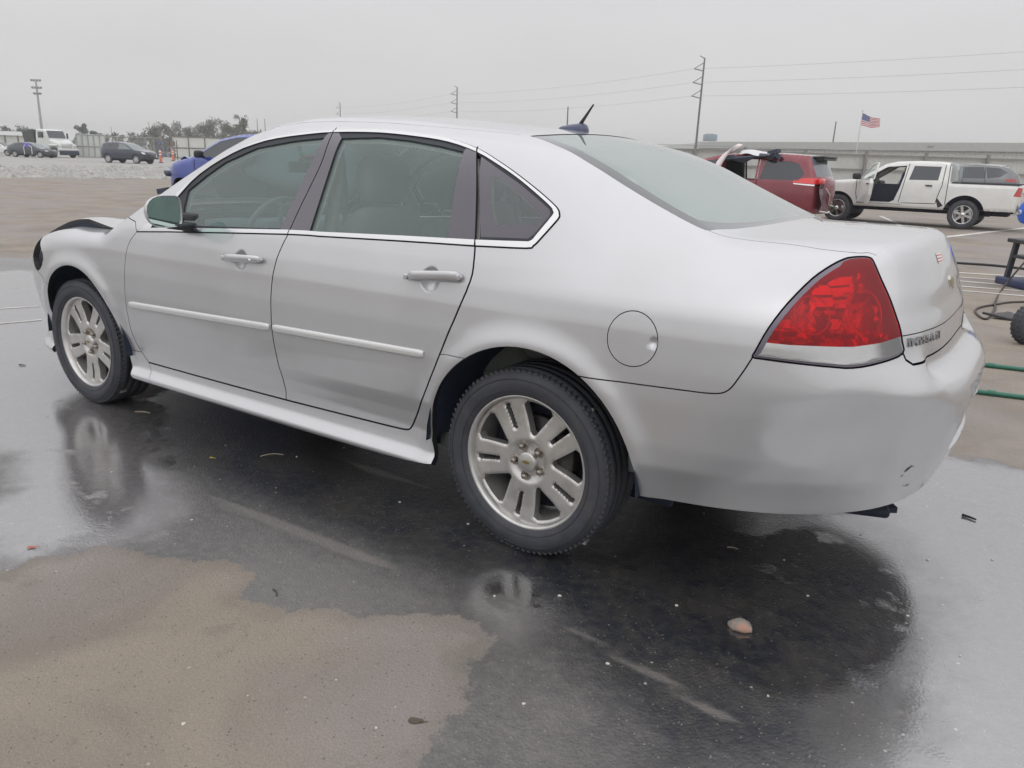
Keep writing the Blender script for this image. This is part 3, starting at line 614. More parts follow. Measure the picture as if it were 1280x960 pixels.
def bowl(cx, cy, cz, R_, D_, sq=1, pw_=2):
    c_ = np.array([cx, cy, cz])
    def f(P, N):
        q = P - c_; q = q * np.array([1, 1, 1 / sq]); r = np.linalg.norm(q, axis=1); t = np.clip(r / R_, 0, 1)
        d = D_ * (1 - t * t) ** pw_; dd = D_ * pw_ * np.maximum(1 - t * t, 1e-6) ** (pw_ - 1) * (-2 * t) / R_ * (t < 1)
        g = q / (r[:, None] + 1e-9) * dd[:, None]; g -= N * (g * N).sum(1)[:, None]
        P = P - N * d[:, None]; N = N + g; return P, N / np.linalg.norm(N, axis=1)[:, None]
    return f
def chain(*fs_):
    def f(P, N):
        for q in fs_: P, N = q(P, N)
        return P, N
    return f
def part(name, regs, m, off=0, rim=.03, mirror=True, dent=None, label=None, parent=None, top=(), extra=None):
    p = Panel()
    for r in regs: p.add(ptsS, RS[r], mapS, m, off, rim, BK, mirror=mirror, dent=dent)
    for r in top: p.add(ptsT, RT[r], mapT, m, off, rim, BK, mirror=True, dent=dent)
    if extra: extra(p)
    return p.build(name, parent or sedan, label)
# panels of both sides, each its own mesh
def sides(name, regs, m, off=0, rim=.03, dent=None, ex=None, label=None, parent=None):
    out = []
    for sd in (1, -1):
        p = Panel()
        for r in regs:
            mm = m[r] if isinstance(m, dict) else m
            oo = off[r] if isinstance(off, dict) else off
            P0 = Panel.add
            p_ = Panel(); p_.mats = p.mats
            p_.add(ptsS, RS[r], mapS, mm, oo, rim, BK, dent=dent if sd == 1 else None)
            b0 = len(p.v)
            if sd == 1: p.v += p_.v; p.n += p_.n; p.f += [[b0 + i for i in f] for f in p_.f]
            else:
                p.v += [(a, -b, c_) for a, b, c_ in p_.v]; p.n += [(a, -b, c_) for a, b, c_ in p_.n]; p.f += [[b0 + i for i in f[::-1]] for f in p_.f]
            p.m += p_.m
        out.append(p.build(name, parent[0 if sd == 1 else 1] if parent else sedan, label))
    return out
cupF = bowl(-1.432, -.906, .902, .045, .018, 1.0, 1.3); cupR = bowl(-.404, -.902, .932, .046, .019, 1.0, 1.3)
FF = sides('front_fender', ['front_fender'], SV)
FD = sides('front_door', ['front_door'], SV, dent=cupF)
RD = sides('rear_door', ['rear_door'], SV, dent=cupR)
QP = sides('quarter_panel', ['quarter_panel'], SV)
RK = sides('rocker_panel', ['rocker_panel', 'rocker_a'], SV)
sides('fuel_door', ['fuel_door'], SV, dent=bowl(.460, -.913, .838, .017, .008, 1.2))[1]
dents = chain(bowl(1.02, -.73, .66, .20, .020, .6), bowl(1.16, -.52, .62, .15, .014, .8), bowl(.93, -.82, .60, .16, .008, .6), bowl(1.10, -.66, .50, .10, .010, .7))
rb = part('rear_bumper', ['rear_bumper'], SV, mirror=True, dent=dents)
fb = part('front_bumper', ['front_bumper'], SV); sides('headlight_housing', ['headhole'], M['liner'], off=-.035, rim=0)
GLs = sides('side_window', ['glassF'], M['glass_side'], off=-.007, rim=0)
GLr = sides('side_window', ['glassR'], M['glass_side'], off=-.007, rim=0)
QGo = sides('quarter_window', ['glassQ', 'frit'], {'glassQ': M['glass_quarter'], 'frit': GB}, off=-.004, rim=0)
TR = sides('window_trim', ['chromeB1', 'chromeB2', 'chromeT3', 'chromeT1', 'chromeT2'], CH, off=.004, rim=.012)
for k_ in ('applB1', 'applB2', 'applC'): sides('door_pillar', [k_], GB, off=.001, rim=.012)
SE = sides('window_seal', ['rubF', 'rubR', 'rubQ', 'sail'], RB, off=-.001, rim=.014)
part('roof', [], SV, top=('roof',)); 
def hood_bent(P, N):
    # collision damage: the left rim of the hood is bent up, its middle has dropped
    x, y = P[:, 0], P[:, 1]
    up = np.interp(x, [-3.5, -3.25, -3.05, -2.84, -2.70, -2.55], [0, .010, .032, .043, .021, 0]) * sstep(-.52, -.74, -np.abs(y) if False else y)
    dn = .045 * sstep(-2.85, -3.15, x) * sstep(-.70, -.52, y)
    P = P.copy(); P[:, 2] += up - dn; return P, N
def hood_side(sd):
    p = Panel(); p.add(ptsT, RT['hood'], mapT, SV, 0, .02, BK, dent=hood_bent if sd > 0 else None)
    if sd < 0: p.v = [(a, -b, c_) for a, b, c_ in p.v]; p.n = [(a, -b, c_) for a, b, c_ in p.n]; p.f = [f[::-1] for f in p.f]
    return p
pa, pb = hood_side(1), hood_side(-1); n_ = len(pa.v)
pa.v += pb.v; pa.n += pb.n; pa.f += [[i + n_ for i in f] for f in pb.f]; pa.m += pb.m
hd = pa.build('hood', sedan, 'bent hood with its left edge sprung up')
mb = MB(); hx = [q for q in hoodL if -3.42 < q[0] < -2.5 and q[1] < -.6]; B_ = mapT(np.array([(a, b + .004) for a, b in hx])); T_, _ = hood_bent(B_ + [0, 0, 0], B_)
T_ = B_.copy(); T_[:, 2] += np.interp(B_[:, 0], [-3.5, -3.25, -3.05, -2.84, -2.70, -2.55], [0, .010, .032, .043, .021, 0])
mb.ring([[tuple(q - [0, 0, .04]) for q in B_], [tuple(q - [0, 0, .001]) for q in T_]], False, False); mb.build('dark_gap_fill', M['liner'], hd)  # black filler sheet standing in for the dark gap under the hood edge
def hood_tent(P, N): return P, N
wsh = part('windshield', [], M['glass_front'], off=-.003, rim=0, top=('windshield',), extra=lambda p: p.add(ptsT, RT['wfrit'], mapT, GB, -.003, 0, mirror=True))
rwi = part('rear_window', [], M['glass_rear'], off=-.002, rim=0, top=('rear_glass',), extra=lambda p: p.add(ptsT, RT['rfrit'], mapT, M['frit'], -.002, .006, mirror=True))
part('cowl', [], BK, off=-.01, top=('cowl',))
lid = part('trunk_lid', ['trunk_face', 'trunk_strip'], SV, top=('deck',))
# inner skin that closes the cabin
p = Panel()
for k in ('front_door', 'rear_door', 'quarter_panel', 'applB1', 'applB2', 'applC', 'rubF', 'rubR', 'rubQ', 'frit'):
    if k in RS: p.add(ptsS, [f for f in RS[k] if ptsS[list(f), 1].min() > .84 and ptsS[list(f), 0].max() < .55], mapS, M['headliner'], -.032, 0, mirror=True)
for k in ('roof', 'wfrit', 'rfrit'): p.add(ptsT, RT[k], mapT, M['headliner'], -.032, 0, mirror=True)
p.build('interior_lining', sedan)

# ---- tail lights
def lamp_unit(sd):
    k = np.array([1, sd, 1])
    def mk(reg, m, off, rim=.0, rm=None, dent=None):
        p = Panel(); p.add(ptsS, RS[reg], mapS, m, off, rim, rm, dent=dent)
        p.v = [tuple(np.array(v) * k) for v in p.v]; p.n = [tuple(np.array(v) * k) for v in p.n]
        if sd < 0: p.f = [f[::-1] for f in p.f]
        return p
    t = mk('seal', M['lamp_rim'], -.002, .05, BK).merge(mk('seal2', M['lamp_rim'], -.002, .05, BK)).build('tail_light', sedan)
    mk('red', M['lens_red'], .002, .004, M['lens_red']).build('red_lens', t)
    mk('white', M['lens_clear'], .002, .004, M['lens_clear']).build('clear_lens', t)
    # reflector bucket: stepped metallic back with round bowls
    def bucket(P, N):
        u = (P[:, 0] + P[:, 1]) * .7; v = P[:, 2]
        q = .026 + .014 * (np.sin(u * 38 + 1.0) > 0) + .012 * (v > 1.0 - .2 * u) - .012 * (v < .925) + .004 * np.sin(v * 190)
        for (cx, cz, r_, dd) in ((.055, .945, .052, .045), (.225, .955, .058, .050)):
            rr = np.hypot(u - cx, v - cz); q += dd * np.clip(1 - (rr / r_) ** 2, 0, 1)
        P = P - N * q[:, None]; return P, N
    b = mk('red', M['reflector_red'], 0, 0, None, bucket); b.n = [(0, 0, 0)] * len(b.n); b.build('reflector', t)
    for cu_, cz_, rr_ in ((.055, .945, .050), (.225, .955, .056)):
        # bulb ring in front of each bowl
        uv_ = np.array([[np.interp(cu_, [-.07, .30], [.757, 1.10]) + rr_ * math.cos(a) * .95, cz_ + rr_ * math.sin(a)] for a in np.linspace(0, 2 * math.pi, 29)]); P_ = mapS(uv_); P_ = (P_ - grad(P_) * .016) * k
        mb = MB(); mb.tube([tuple(q) for q in P_], .0028, 6, False); mb.build('reflector_ring', M['reflector_red'], t)
    b = mk('white', M['reflector'], 0, 0, None, lambda P, N: (P - N * (.018 + .006 * np.sin((P[:, 0] + P[:, 1]) * 60))[:, None], N)); b.build('reflector', t)
    return t
for sd in (1, -1): tl = lamp_unit(sd)
# ---- door pulls, molding
def strip_on(u0, u1, v0, v1, h, th_, m, name, parent, n=64, sd=1):
    us = np.linspace(u0, u1, n); uv = np.stack([us, np.interp(us, [u0, u1], [v0, v1])], 1)
    P = mapS(uv); N = grad(P); mb = MB(); rings = []
    for i in range(n):
        t_ = min(i, n - 1 - i); s_ = (.70, .95)[t_] if t_ < 2 else 1
        prof = [(-.5, 0), (-.49, .70), (-.40, .98), (0, 1.03), (.40, .98), (.49, .70), (.5, 0)]
        rings.append([((P[i] + np.array([0, 0, a * h * s_]) + N[i] * (b * th_ * (s_ if s_ < .9 else 1) + (-.002 if b == 0 else 0))) * np.array([1, sd, 1])) for a, b in prof])
    mb.ring(rings, False, True); return fixn(mb.build(name, m, parent))
for sd, i in ((1, 0), (-1, 1)):
    strip_on(-2.283, -1.243, .611, .645, .029, .009, M['moldin'], 'door_molding', FD[i], sd=sd)
    strip_on(-1.222, -.411, .647, .664, .029, .009, M['moldin'], 'door_molding', RD[i], sd=sd)
    for (u0, u1, v0, v1, pr) in ((-1.525, -1.283, .896, .908, FD[i]), (-.500, -.260, .922, .942, RD[i])):
        n = 17; rings = []; us = np.linspace(u0, u1, n); P = mapS(np.stack([us, np.interp(us, [u0, u1], [v0, v1])], 1)); N = grad(P)
        for q in range(n):
            t_ = q / (n - 1); s_ = min(1, math.sqrt(max(0.0, 1 - (1 - min(1, min(t_, 1 - t_) / .09)) ** 2)) + .12)
            out = .012 + .026 * min(1, min(t_, 1 - t_) / .16) ** .8 * (1)
            hh = .0175 * s_ * (1 - .12 * t_ if pr is FD[i] else 1)
            rings.append([(P[q] + np.array([0, 0, hh * math.sin(a)]) + N[q] * (out - .006 + .0095 * math.cos(a) * s_)) * np.array([1, sd, 1]) for a in np.linspace(0, 2 * math.pi, 15)[:-1]])
        mb = MB(); mb.ring(rings, True, True)
        for e_ in (.06, .94):
            j = int(e_ * (n - 1)); c0 = P[j] * np.array([1, sd, 1]); mb.box(c0 + N[j] * np.array([1, sd, 1]) * .010, (.018, .03, .02), bev=.004)
        h_ = fixn(mb.build('door_handle', SV, pr))
        if pr is FD[i] and sd == 1:
            lk = MB(); lk.lathe([(.0001, -.0015), (.0075, -.001), (.008, .004)], 16, (P[-4][0], P[-4][1] - .0405, P[-4][2] + .0005)); fixn(lk.build('key_lock', M['chrome'], h_))
# ---- wheels
def make_wheel(spoke0, name='wheel'):
    w_ = bpy.data.objects.new(name, None); S.collection.objects.link(w_); w_.parent = sedan; w_.empty_display_size = .1
    # outer face towards -y, centre plane at 0; tyre half width .118
    R_ = .3355; mb = MB()
    prof = [(.238, -.094), (.242, -.101), (.252, -.108), (.275, -.1150), (.296, -.1155), (.312, -.110), (.323, -.101), (.3290, -.092), (.3325, -.080)]
    for j, h in enumerate((-.078, -.050, -.047, -.043, -.040, -.012, -.009, -.004, -.001, .012, .016, .040, .043, .047, .050, .078)):
        r_ = R_ - .0075 if j in (2, 3, 6, 7, 11, 12) and False else R_
        prof.append((R_ - (.007 if h in (-.047, -.043, -.009, -.004, .043, .047) else 0), h))
    prof += [(.333, .092), (.316, .110), (.280, .116), (.236, .1), (.22, .09)]
    mb.lathe(prof, 128)
    # narrow sipes across the shoulders
    for k in range(90):
        a = 2 * math.pi * k / 90
        for sgn in (-1, 1):
            cc = Matrix.Rotation(-a, 3, 'Y') @ Vector((.3262, sgn * .090, 0))
            mb.box(cc, (.0095, .022, .0155), ry=a)
    mb.tube([(.3027 * math.cos(t), -.1165, .3027 * math.sin(t)) for t in np.linspace(0, 2 * math.pi, 73)], .0013, 5, False)
    mb.tube([(.262 * math.cos(t), -.1122, .262 * math.sin(t)) for t in np.linspace(0, 2 * math.pi, 73)], .0012, 5, False)
    fixn(mb.build('tyre', M['tyre'], w_))
    # rim: barrel plus face with five twin spokes
    mb = MB(); mb.lathe([(.2350, -.088), (.2435, -.0955), (.2445, -.0985), (.2420, -.1010), (.2360, -.1005), (.2310, -.094), (.2270, -.080), (.2190, -.050), (.205, .0), (.205, .07), (.228, .09)], 96)
    ro = fixn(mb.build('rim', M['rim'], w_))
    def fy(r): return -.0800 + .004 * (r / .1) - .006 * sstep(.16, .225, r) + .014 * sstep(.085, .055, r) 
    lin = []; sd_ = [('face', (0, .085))]
    tt = np.linspace(0, 2 * math.pi, 121); lin.append(np.stack([.2305 * np.cos(tt), .2305 * np.sin(tt)], 1))
    def rot(p, a): c_, s_ = math.cos(a), math.sin(a); p = np.asarray(p); return np.stack([p[:, 0] * c_ - p[:, 1] * s_, p[:, 0] * s_ + p[:, 1] * c_], 1)
    for k in range(5):
        a = math.radians(spoke0 + 36 + 72 * k); half = math.radians(16.5)
        w1 = [(.2175 * math.cos(t), .2175 * math.sin(t)) for t in np.linspace(-half, half, 10)]
        win = [(.100, -.004), (.100, .004), (.106, .010)] + [tuple(q) for q in ([(.150, .033)])] + [(.205 * math.cos(half), .207 * math.sin(half))]
        poly = [(.205 * math.cos(half), -.207 * math.sin(half))] + w1[1:-1] + [(.205 * math.cos(half), .207 * math.sin(half)), (.150, .034), (.107, .0115), (.1005, .006), (.0985, 0), (.1005, -.006), (.107, -.0115), (.150, -.034)]
        lin.append(close(rot(poly, a)))
        a2 = math.radians(spoke0 + 72 * k)
        sl_ = [(.122, -.004), (.126, -.0080), (.206, -.0105), (.214, -.008), (.214, .008), (.206, .0105), (.126, .0080), (.122, .004)]
        lin.append(close(rot(sl_, a2)))
    pw, RW = cdt_regions(lin, [], ((-.245, -.245), (.245, .245)), .006, [('face', (.085 * math.cos(math.radians(spoke0)), .085 * math.sin(math.radians(spoke0))))])
    # distance to the openings gives the spokes rounded shoulders
    Q = np.vstack([q for q in lin[1:]])
    dq = []
    for q in lin[1:]:
        n_ = 6; 
        for i in range(len(q) - 1): dq += [q[i] + (q[i + 1] - q[i]) * j / n_ for j in range(n_)]
    dq = np.array(dq)
    def hgt(xy):
        r = np.hypot(xy[:, 0], xy[:, 1]); d = np.array([np.sqrt(((dq - p_) ** 2).sum(1).min()) for p_ in xy])
        return fy(r) + .0065 * np.clip(1 - d / .0075, 0, 1) ** 2
    used = sorted({i for f in RW['face'] for i in f}); H = dict(zip(used, hgt(pw[used])))
    ix = {u: i for i, u in enumerate(used)}
    mb = MB(); vs = [(pw[u][0], H[u], pw[u][1]) for u in used]
    mb.add(vs, [[ix[i] for i in f] for f in RW['face']], True)
    cnt = {}
    for f in RW['face']:
        for i in range(len(f)): a, b = f[i], f[(i + 1) % len(f)]; cnt[(min(a, b), max(a, b))] = cnt.get((min(a, b), max(a, b)), 0) + 1
    for (a, b), n_ in cnt.items():
        if n_ == 1: mb.add([vs[ix[a]], vs[ix[b]], (vs[ix[b]][0] * .985, vs[ix[b]][1] + .034, vs[ix[b]][2] * .985), (vs[ix[a]][0] * .985, vs[ix[a]][1] + .034, vs[ix[a]][2] * .985)], [(0, 1, 2, 3)], False)
    fc = fixn(mb.build('spokes', M['rim'], ro))
    # hub cap, nuts
    mb = MB(); mb.lathe([(.0001, -.0850), (.030, -.0845), (.0355, -.0815), (.037, -.064)], 32); hc = fixn(mb.build('center_cap', M['rim'], ro))
    mb = MB(); c5 = [(0, 0)]; 
    a = math.radians(30)
    for sx in (-1, 1): mb.box((sx * .0085, -.0862, 0), (.011, .0016, .0085))
    mb.box((0, -.0864, 0), (.010, .0016, .014)); mb.build('emblem', M['gold'], hc)
    for k in range(5):
        a = math.radians(spoke0 + 72 * k); cx, cz = .0575 * math.cos(a), .0575 * math.sin(a)
        mb = MB(); mb.lathe([(.0001, -.087), (.007, -.087), (.0100, -.083), (.0118, -.078), (.0118, -.050)], 6, (cx, 0, cz)); mb.lathe([(.0155, -.0665), (.0185, -.0700), (.020, -.060)], 18, (cx, 0, cz))
        mb.build('wheel_nut', M['nut'], ro)
    mb = MB(); mb.lathe([(.0001, -.012), (.150, -.012), (.152, -.006), (.152, .012), (.07, .014)], 48); mb.lathe([(.066, -.012), (.07, -.05), (.0001, -.052)], 32); mb.box((.125, .0, .05), (.07, .08, .13), bev=.01)
    fixn(mb.build('brake_disc', M['brake'], w_))
    mb = MB(); mb.lathe([(.0001, .03), (.2, .03)], 48); mb.build('inner_disc', M['under'], w_)
    return w_
def place_wheel(w_, x, sd, steer=0):
    w_.location = (x, sd * .781, .3345); w_.rotation_euler = (0, 0, (math.pi if sd > 0 else 0) + steer)
wr = make_wheel(44); place_wheel(wr, .0, -1)
wf = make_wheel(52); place_wheel(wf, -2.807, -1)
def copy_tree(o, parent=None):
    c_ = o.copy(); S.collection.objects.link(c_); c_.parent = parent if parent is not None else o.parent
    for ch in list(o.children): copy_tree(ch, c_)
    return c_
w3 = copy_tree(wr); place_wheel(w3, 0, 1); w4 = copy_tree(wf); place_wheel(w4, -2.807, 1)
# ---- wheel wells and underbody
for cx in (.015, -2.785):
    for sd in (-1, 1):
        mb = MB(); n = 22; rings = []
        for i in range(n + 1):
            a = math.pi * (1.0 * i / n); x_, z_ = cx + .425 * math.cos(a), .335 + .425 * math.sin(a)
            rings.append([(x_, sd * (.915 if x_ > -3.0 else .87), z_), (x_, sd * .60, z_), (cx + .2 * math.cos(a), sd * .55, .335 + .2 * math.sin(a))])
        mb.ring(rings, False, False); mb.box((cx, sd * .54, .42), (.8, .03, .5)); mb.build('wheel_well', M['liner'], sedan)
mb = MB().mat(M['under']); mb.box((-1.4, 0, .34), (1.9, 1.62, .12)); mb.box((.02, 0, .42), (1.0, 1.0, .22)); mb.box((.74, 0, .44), (.5, .9, .12)); mb.box((-2.95, 0, .40), (.9, .95, .28))
mb.tube([(-.9, .25, .22), (.3, .3, .24), (.75, .35, .26)], .03); mb.tube([(-.05, -.6, .33), (-.05, .6, .33)], .04)
mb.build('underbody', None, sedan)
mb = MB(); mb.box((.94, -.31, .272), (.26, .20, .036), rx=.10, rz=.35, bev=.015); mb.box((1.07, -.30, .262), (.06, .04, .020), rz=.6)
mb.build('muffler', M['under'], sedan)
# ---- door mirror
def mirror_(sd):
    rings = []; cx, cy, cz = -1.80, -1.00, 1.082
    mb = MB(); n = 20
    def outline(s_, dx):
        out = []
        for k in range(n):
            a = 2 * math.pi * k / n; ca, sa = math.cos(a), math.sin(a)
            y_ = (math.copysign(abs(ca) ** (.9 if ca < 0 else .35), ca)) * .085; z_ = math.copysign(abs(sa) ** (.8 if ca < 0 else .45), sa) * .069
            out.append((cx + dx, (cy + .0 + y_ * s_ + (1 - s_) * .03), cz + z_ * s_))
        return out
    H = [outline(.25, -.085), outline(.50, -.078), outline(.72, -.062), outline(.88, -.038), outline(.965, -.017), outline(1.0, -.006), outline(.985, .002), outline(.945, .0), outline(.93, -.008)]
    H = [[(a, b * -sd if False else b * (1 if sd > 0 else -1), c_) for a, b, c_ in r] for r in H]
    mb.ring(H, True, False); mb.add(H[0], [list(range(n))], False)
    o = fixn(mb.build('side_mirror', SV, sedan))
    g = [(a + .0015, b, c_) for a, b, c_ in H[-1]]
    mb = MB(); mb.add(g, [list(range(n))], False); mb.build('mirror_glass', M['mirror'], o)
    mb = MB(); s_ = 1 if sd > 0 else -1
    mb.box((cx - .04, s_ * (cy + .115), cz - .068), (.10, .12, .028), rz=0, bev=.01); mb.box((cx - .06, s_ * (cy + .175), cz - .05), (.12, .05, .07), bev=.012)
    mb.build('mirror_arm', BK, o)
    return o
mirror_(1); mirror_(-1)
# ================= ground =================
def pinside(poly, X, Y):
    poly = np.asarray(poly); ins = np.zeros(X.shape, bool)
    for (x0, y0), (x1, y1) in zip(poly, np.roll(poly, -1, 0)):
        c_ = ((y0 > Y) != (y1 > Y)) & (X < (x1 - x0) * (Y - y0) / (y1 - y0 + 1e-12) + x0); ins ^= c_
    return ins
def sdist(poly, X, Y, lim=1.0):
    poly = np.asarray(poly, float); d = np.full(X.shape, 9e9)
    for a, b in zip(poly, np.roll(poly, -1, 0)):
        ab = b - a; t = np.clip(((X - a[0]) * ab[0] + (Y - a[1]) * ab[1]) / (ab @ ab + 1e-12), 0, 1)
        d = np.minimum(d, np.hypot(X - a[0] - t * ab[0], Y - a[1] - t * ab[1]))
    return np.clip(np.where(pinside(poly, X, Y), d, -d), -lim, lim)
def gpt_(px, py):
    d = (px - 640) / FOC * rgt - (py - 480) / FOC * upv + fwd; return (CP + d * (-CP[2] / d[2]))[:2]
dry_poly = [(-1.23, -2.05), (-1.27, -1.94), (-1.22, -1.83), (-1.15, -1.72), (-1.02, -1.71), (-.87, -1.63), (-.70, -1.54), (-.59, -1.56), (-.53, -1.66), (-.39, -1.67), (-.29, -1.57), (-.12, -1.50), (0, -1.39), (.13, -1.34), (.23, -1.39), (.26, -1.51), (.33, -1.62), (.35, -1.73), (.40, -1.86), (.50, -2.1), (.6, -3.2), (-1.5, -3.3), (-1.7, -2.4)]
wet_poly = [(-30, -8), (-22, -3), (-13, .3), (-9.2, 1.5), (-8.9, 1.85), (-7.5, 2.3), (-5, 1.9), (-2, 1.6), (.2, 1.4), (1.0, 1.15), (1.19, 1.26), (1.31, 1.34), (1.44, 1.27), (1.9, 1.5), (3.2, 1.3), (7, 2.2), (12, 1), (12, -14), (-30, -14)]
# water film thick enough to mirror the sky: left of the front wheel, and right of the rear bumper
film_polys = [[(-9, -2), (-8, 1.2), (-5, 1.7), (-3.2, .8), (-2.6, -.6), (-1.9, -1.0), (-1.5, -1.22), (-1.22, -1.40), (-1.12, -1.62), (-1.26, -1.80), (-1.32, -1.98), (-1.75, -1.95), (-1.9, -1.70), (-2.3, -1.5), (-3.5, -2)],
              [(.95, 1.2), (3, 1.4), (4, 0), (3, -2.2), (1.28, -2.2), (1.12, -1.3), (.98, -1.22), (.80, -1.10), (.60, -.98), (.35, -1.02), (.2, -.85), (.5, -.3), (.9, .3)],
              [tuple(gpt_(*q)) for q in ((572, 758), (566, 716), (620, 696), (680, 702), (706, 730), (700, 775), (640, 795))]]
painted_reflection_poly = [tuple(gpt_(*q)) for q in ((150, 470), (165, 520), (185, 560), (240, 612), (330, 645), (430, 685), (545, 727), (590, 752), (655, 775), (700, 830), (750, 900), (790, 980), (1120, 1000), (1165, 880), (1180, 760), (1155, 700), (1100, 640), (1000, 590), (800, 540), (560, 500), (300, 440))]  # dark reflection and shade of the car, painted into the asphalt colour
def axis_(c0, c1, s_, far):
    a = list(np.arange(c0, c1 + 1e-6, s_)); q = s_; x_ = a[-1]
    while x_ < far: q *= 1.17; x_ += q; a.append(x_)
    q = s_; x_ = a[0]
    while x_ > -far: q *= 1.17; x_ -= q; a.insert(0, x_)
    return np.array(a)
ax, ay_ = axis_(-6, 3, .05, 900), axis_(-3.2, 3, .05, 900)
X, Y = np.meshgrid(ax, ay_, indexing='ij')
Z = np.zeros_like(X)
n0, n1 = X.shape
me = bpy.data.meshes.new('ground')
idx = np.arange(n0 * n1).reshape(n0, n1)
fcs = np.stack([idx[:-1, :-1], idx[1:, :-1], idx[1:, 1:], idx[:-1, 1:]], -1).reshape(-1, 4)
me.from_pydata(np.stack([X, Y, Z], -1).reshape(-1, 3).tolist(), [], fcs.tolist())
def attr(name, v):
    a = me.attributes.new(name, 'FLOAT', 'POINT'); a.data.foreach_set('value', np.ascontiguousarray(v.ravel(), dtype=np.float32))
attr('dry', sdist(dry_poly, X, Y)); attr('wet', sdist(wet_poly, X, Y, 2)); attr('dark', sdist(painted_reflection_poly, X, Y))
fm = np.full(X.shape, -1.0)
for q in film_polys: fm = np.maximum(fm, sdist(q, X, Y))
attr('film', fm)
def ribbon(pxs, w_):
    P_ = np.array([gpt_(*q) for q in pxs]); t_ = np.gradient(P_, axis=0); t_ /= np.linalg.norm(t_, axis=1)[:, None]; n_ = np.stack([-t_[:, 1], t_[:, 0]], 1)
    w_ = w_ * np.interp(np.arange(len(P_)), [0, 1, len(P_) - 2, len(P_) - 1], [.2, 1, 1, .2]); return np.vstack([P_ + n_ * w_[:, None], (P_ - n_ * w_[:, None])[::-1]])
sk = np.full(X.shape, -1.0)
for q in (ribbon([(235, 612), (285, 632), (340, 652), (400, 676), (460, 698), (545, 722)], .030), ribbon([(690, 772), (740, 802), (790, 828), (840, 858), (900, 893), (965, 935)], .022), ribbon([(400, 560), (470, 590), (540, 612)], .03)): sk = np.maximum(sk, sdist(q, X, Y))
attr('streak', sk)
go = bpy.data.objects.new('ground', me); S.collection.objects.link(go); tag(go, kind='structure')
m = bpy.data.materials.new('wet_asphalt'); m.use_nodes = True; t = m.node_tree; b = t.nodes['Principled BSDF']; me.materials.append(m)
NN = t.nodes.new; LL = t.links.new
def node(ty, **kw):
    n = NN(ty)
    for k, v in kw.items():
        if k.startswith('i_'): n.inputs[k[2:].replace('_', ' ')].default_value = v
        else: setattr(n, k, v)
    return n
tcg = node('ShaderNodeTexCoord'); 
def noise(sc, det=5, rough=.6, vec=None, dist=0):
    n = node('ShaderNodeTexNoise'); n.inputs['Scale'].default_value = sc; n.inputs['Detail'].default_value = det; n.inputs['Roughness'].default_value = rough; n.inputs['Distortion'].default_value = dist
    LL(vec or tcg.outputs['Object'], n.inputs['Vector']); return n.outputs['Fac']
def math_(op, a, b_=None, c_=None, clamp=False):
    n = node('ShaderNodeMath', operation=op); n.use_clamp = clamp
    for i, q in enumerate((a, b_, c_)):
        if q is None: continue
        if isinstance(q, (int, float)): n.inputs[i].default_value = q
        else: LL(q, n.inputs[i])
    return n.outputs[0]
def mrange(v, a, b_, c_=0, d=1, smooth=True):
    n = node('ShaderNodeMapRange'); n.interpolation_type = 'SMOOTHSTEP' if smooth else 'LINEAR'
    for i, q in enumerate((a, b_, c_, d)): n.inputs[i + 1].default_value = q
    LL(v, n.inputs[0]); return n.outputs[0]
def mixc(f, a, b_):
    n = node('ShaderNodeMix', data_type='RGBA')
    for i, q in ((0, f), (6, a), (7, b_)):
        if isinstance(q, (int, float)): n.inputs[i].default_value = q
        elif isinstance(q, tuple): n.inputs[i].default_value = (*q, 1)
        else: LL(q, n.inputs[i])
    return n.outputs[2]
def at_(name): n = node('ShaderNodeAttribute', attribute_name=name); return n.outputs['Fac']
nA = noise(3.2, 8, .65); nB = noise(11, 8, .7); nC = noise(.55, 5, .6); nF = noise(330, 3, .6); nG = noise(70, 5, .7); nD = noise(1.3, 6, .6, dist=.6)
nsum = math_('ADD', math_('MULTIPLY', math_('SUBTRACT', nA, .5), .26), math_('MULTIPLY', math_('SUBTRACT', nB, .5), .16))
drs = math_('ADD', at_('dry'), math_('MULTIPLY', nsum, .9)); dry = mrange(drs, -.004, .010); fringe = math_('SUBTRACT', 1, mrange(drs, .0, .085, smooth=False))
wetn = mrange(math_('ADD', at_('wet'), math_('MULTIPLY', nsum, 1.2)), -.03, .05)
wet = math_('MULTIPLY', wetn, math_('SUBTRACT', 1, dry))
film = math_('MULTIPLY', mrange(math_('ADD', at_('film'), math_('MULTIPLY', nsum, 1.3)), -.10, .10), wet)
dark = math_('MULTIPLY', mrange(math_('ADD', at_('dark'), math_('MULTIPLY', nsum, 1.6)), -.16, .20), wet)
# base colours
dryc = mixc(mrange(nD, .38, .66), (.330, .282, .228), (.250, .216, .180))
dryc = mixc(math_('MULTIPLY', mrange(nB, .60, .72), .45), dryc, (.16, .14, .12))
dryc = mixc(mrange(nC, .40, .62), dryc, mixc(mrange(nD, .4, .6), (.325, .290, .270), (.295, .265, .248)))
wetc = mixc(mrange(nD, .35, .65), (.150, .140, .135), (.085, .082, .078))
wetc = mixc(film, wetc, (.13, .122, .124))
wetc = mixc(dark, wetc, mixc(mrange(nA, .4, .65), (.009, .012, .021), (.040, .038, .037)))  # painted car reflection darkens the wet colour
col = mixc(wet, dryc, wetc)
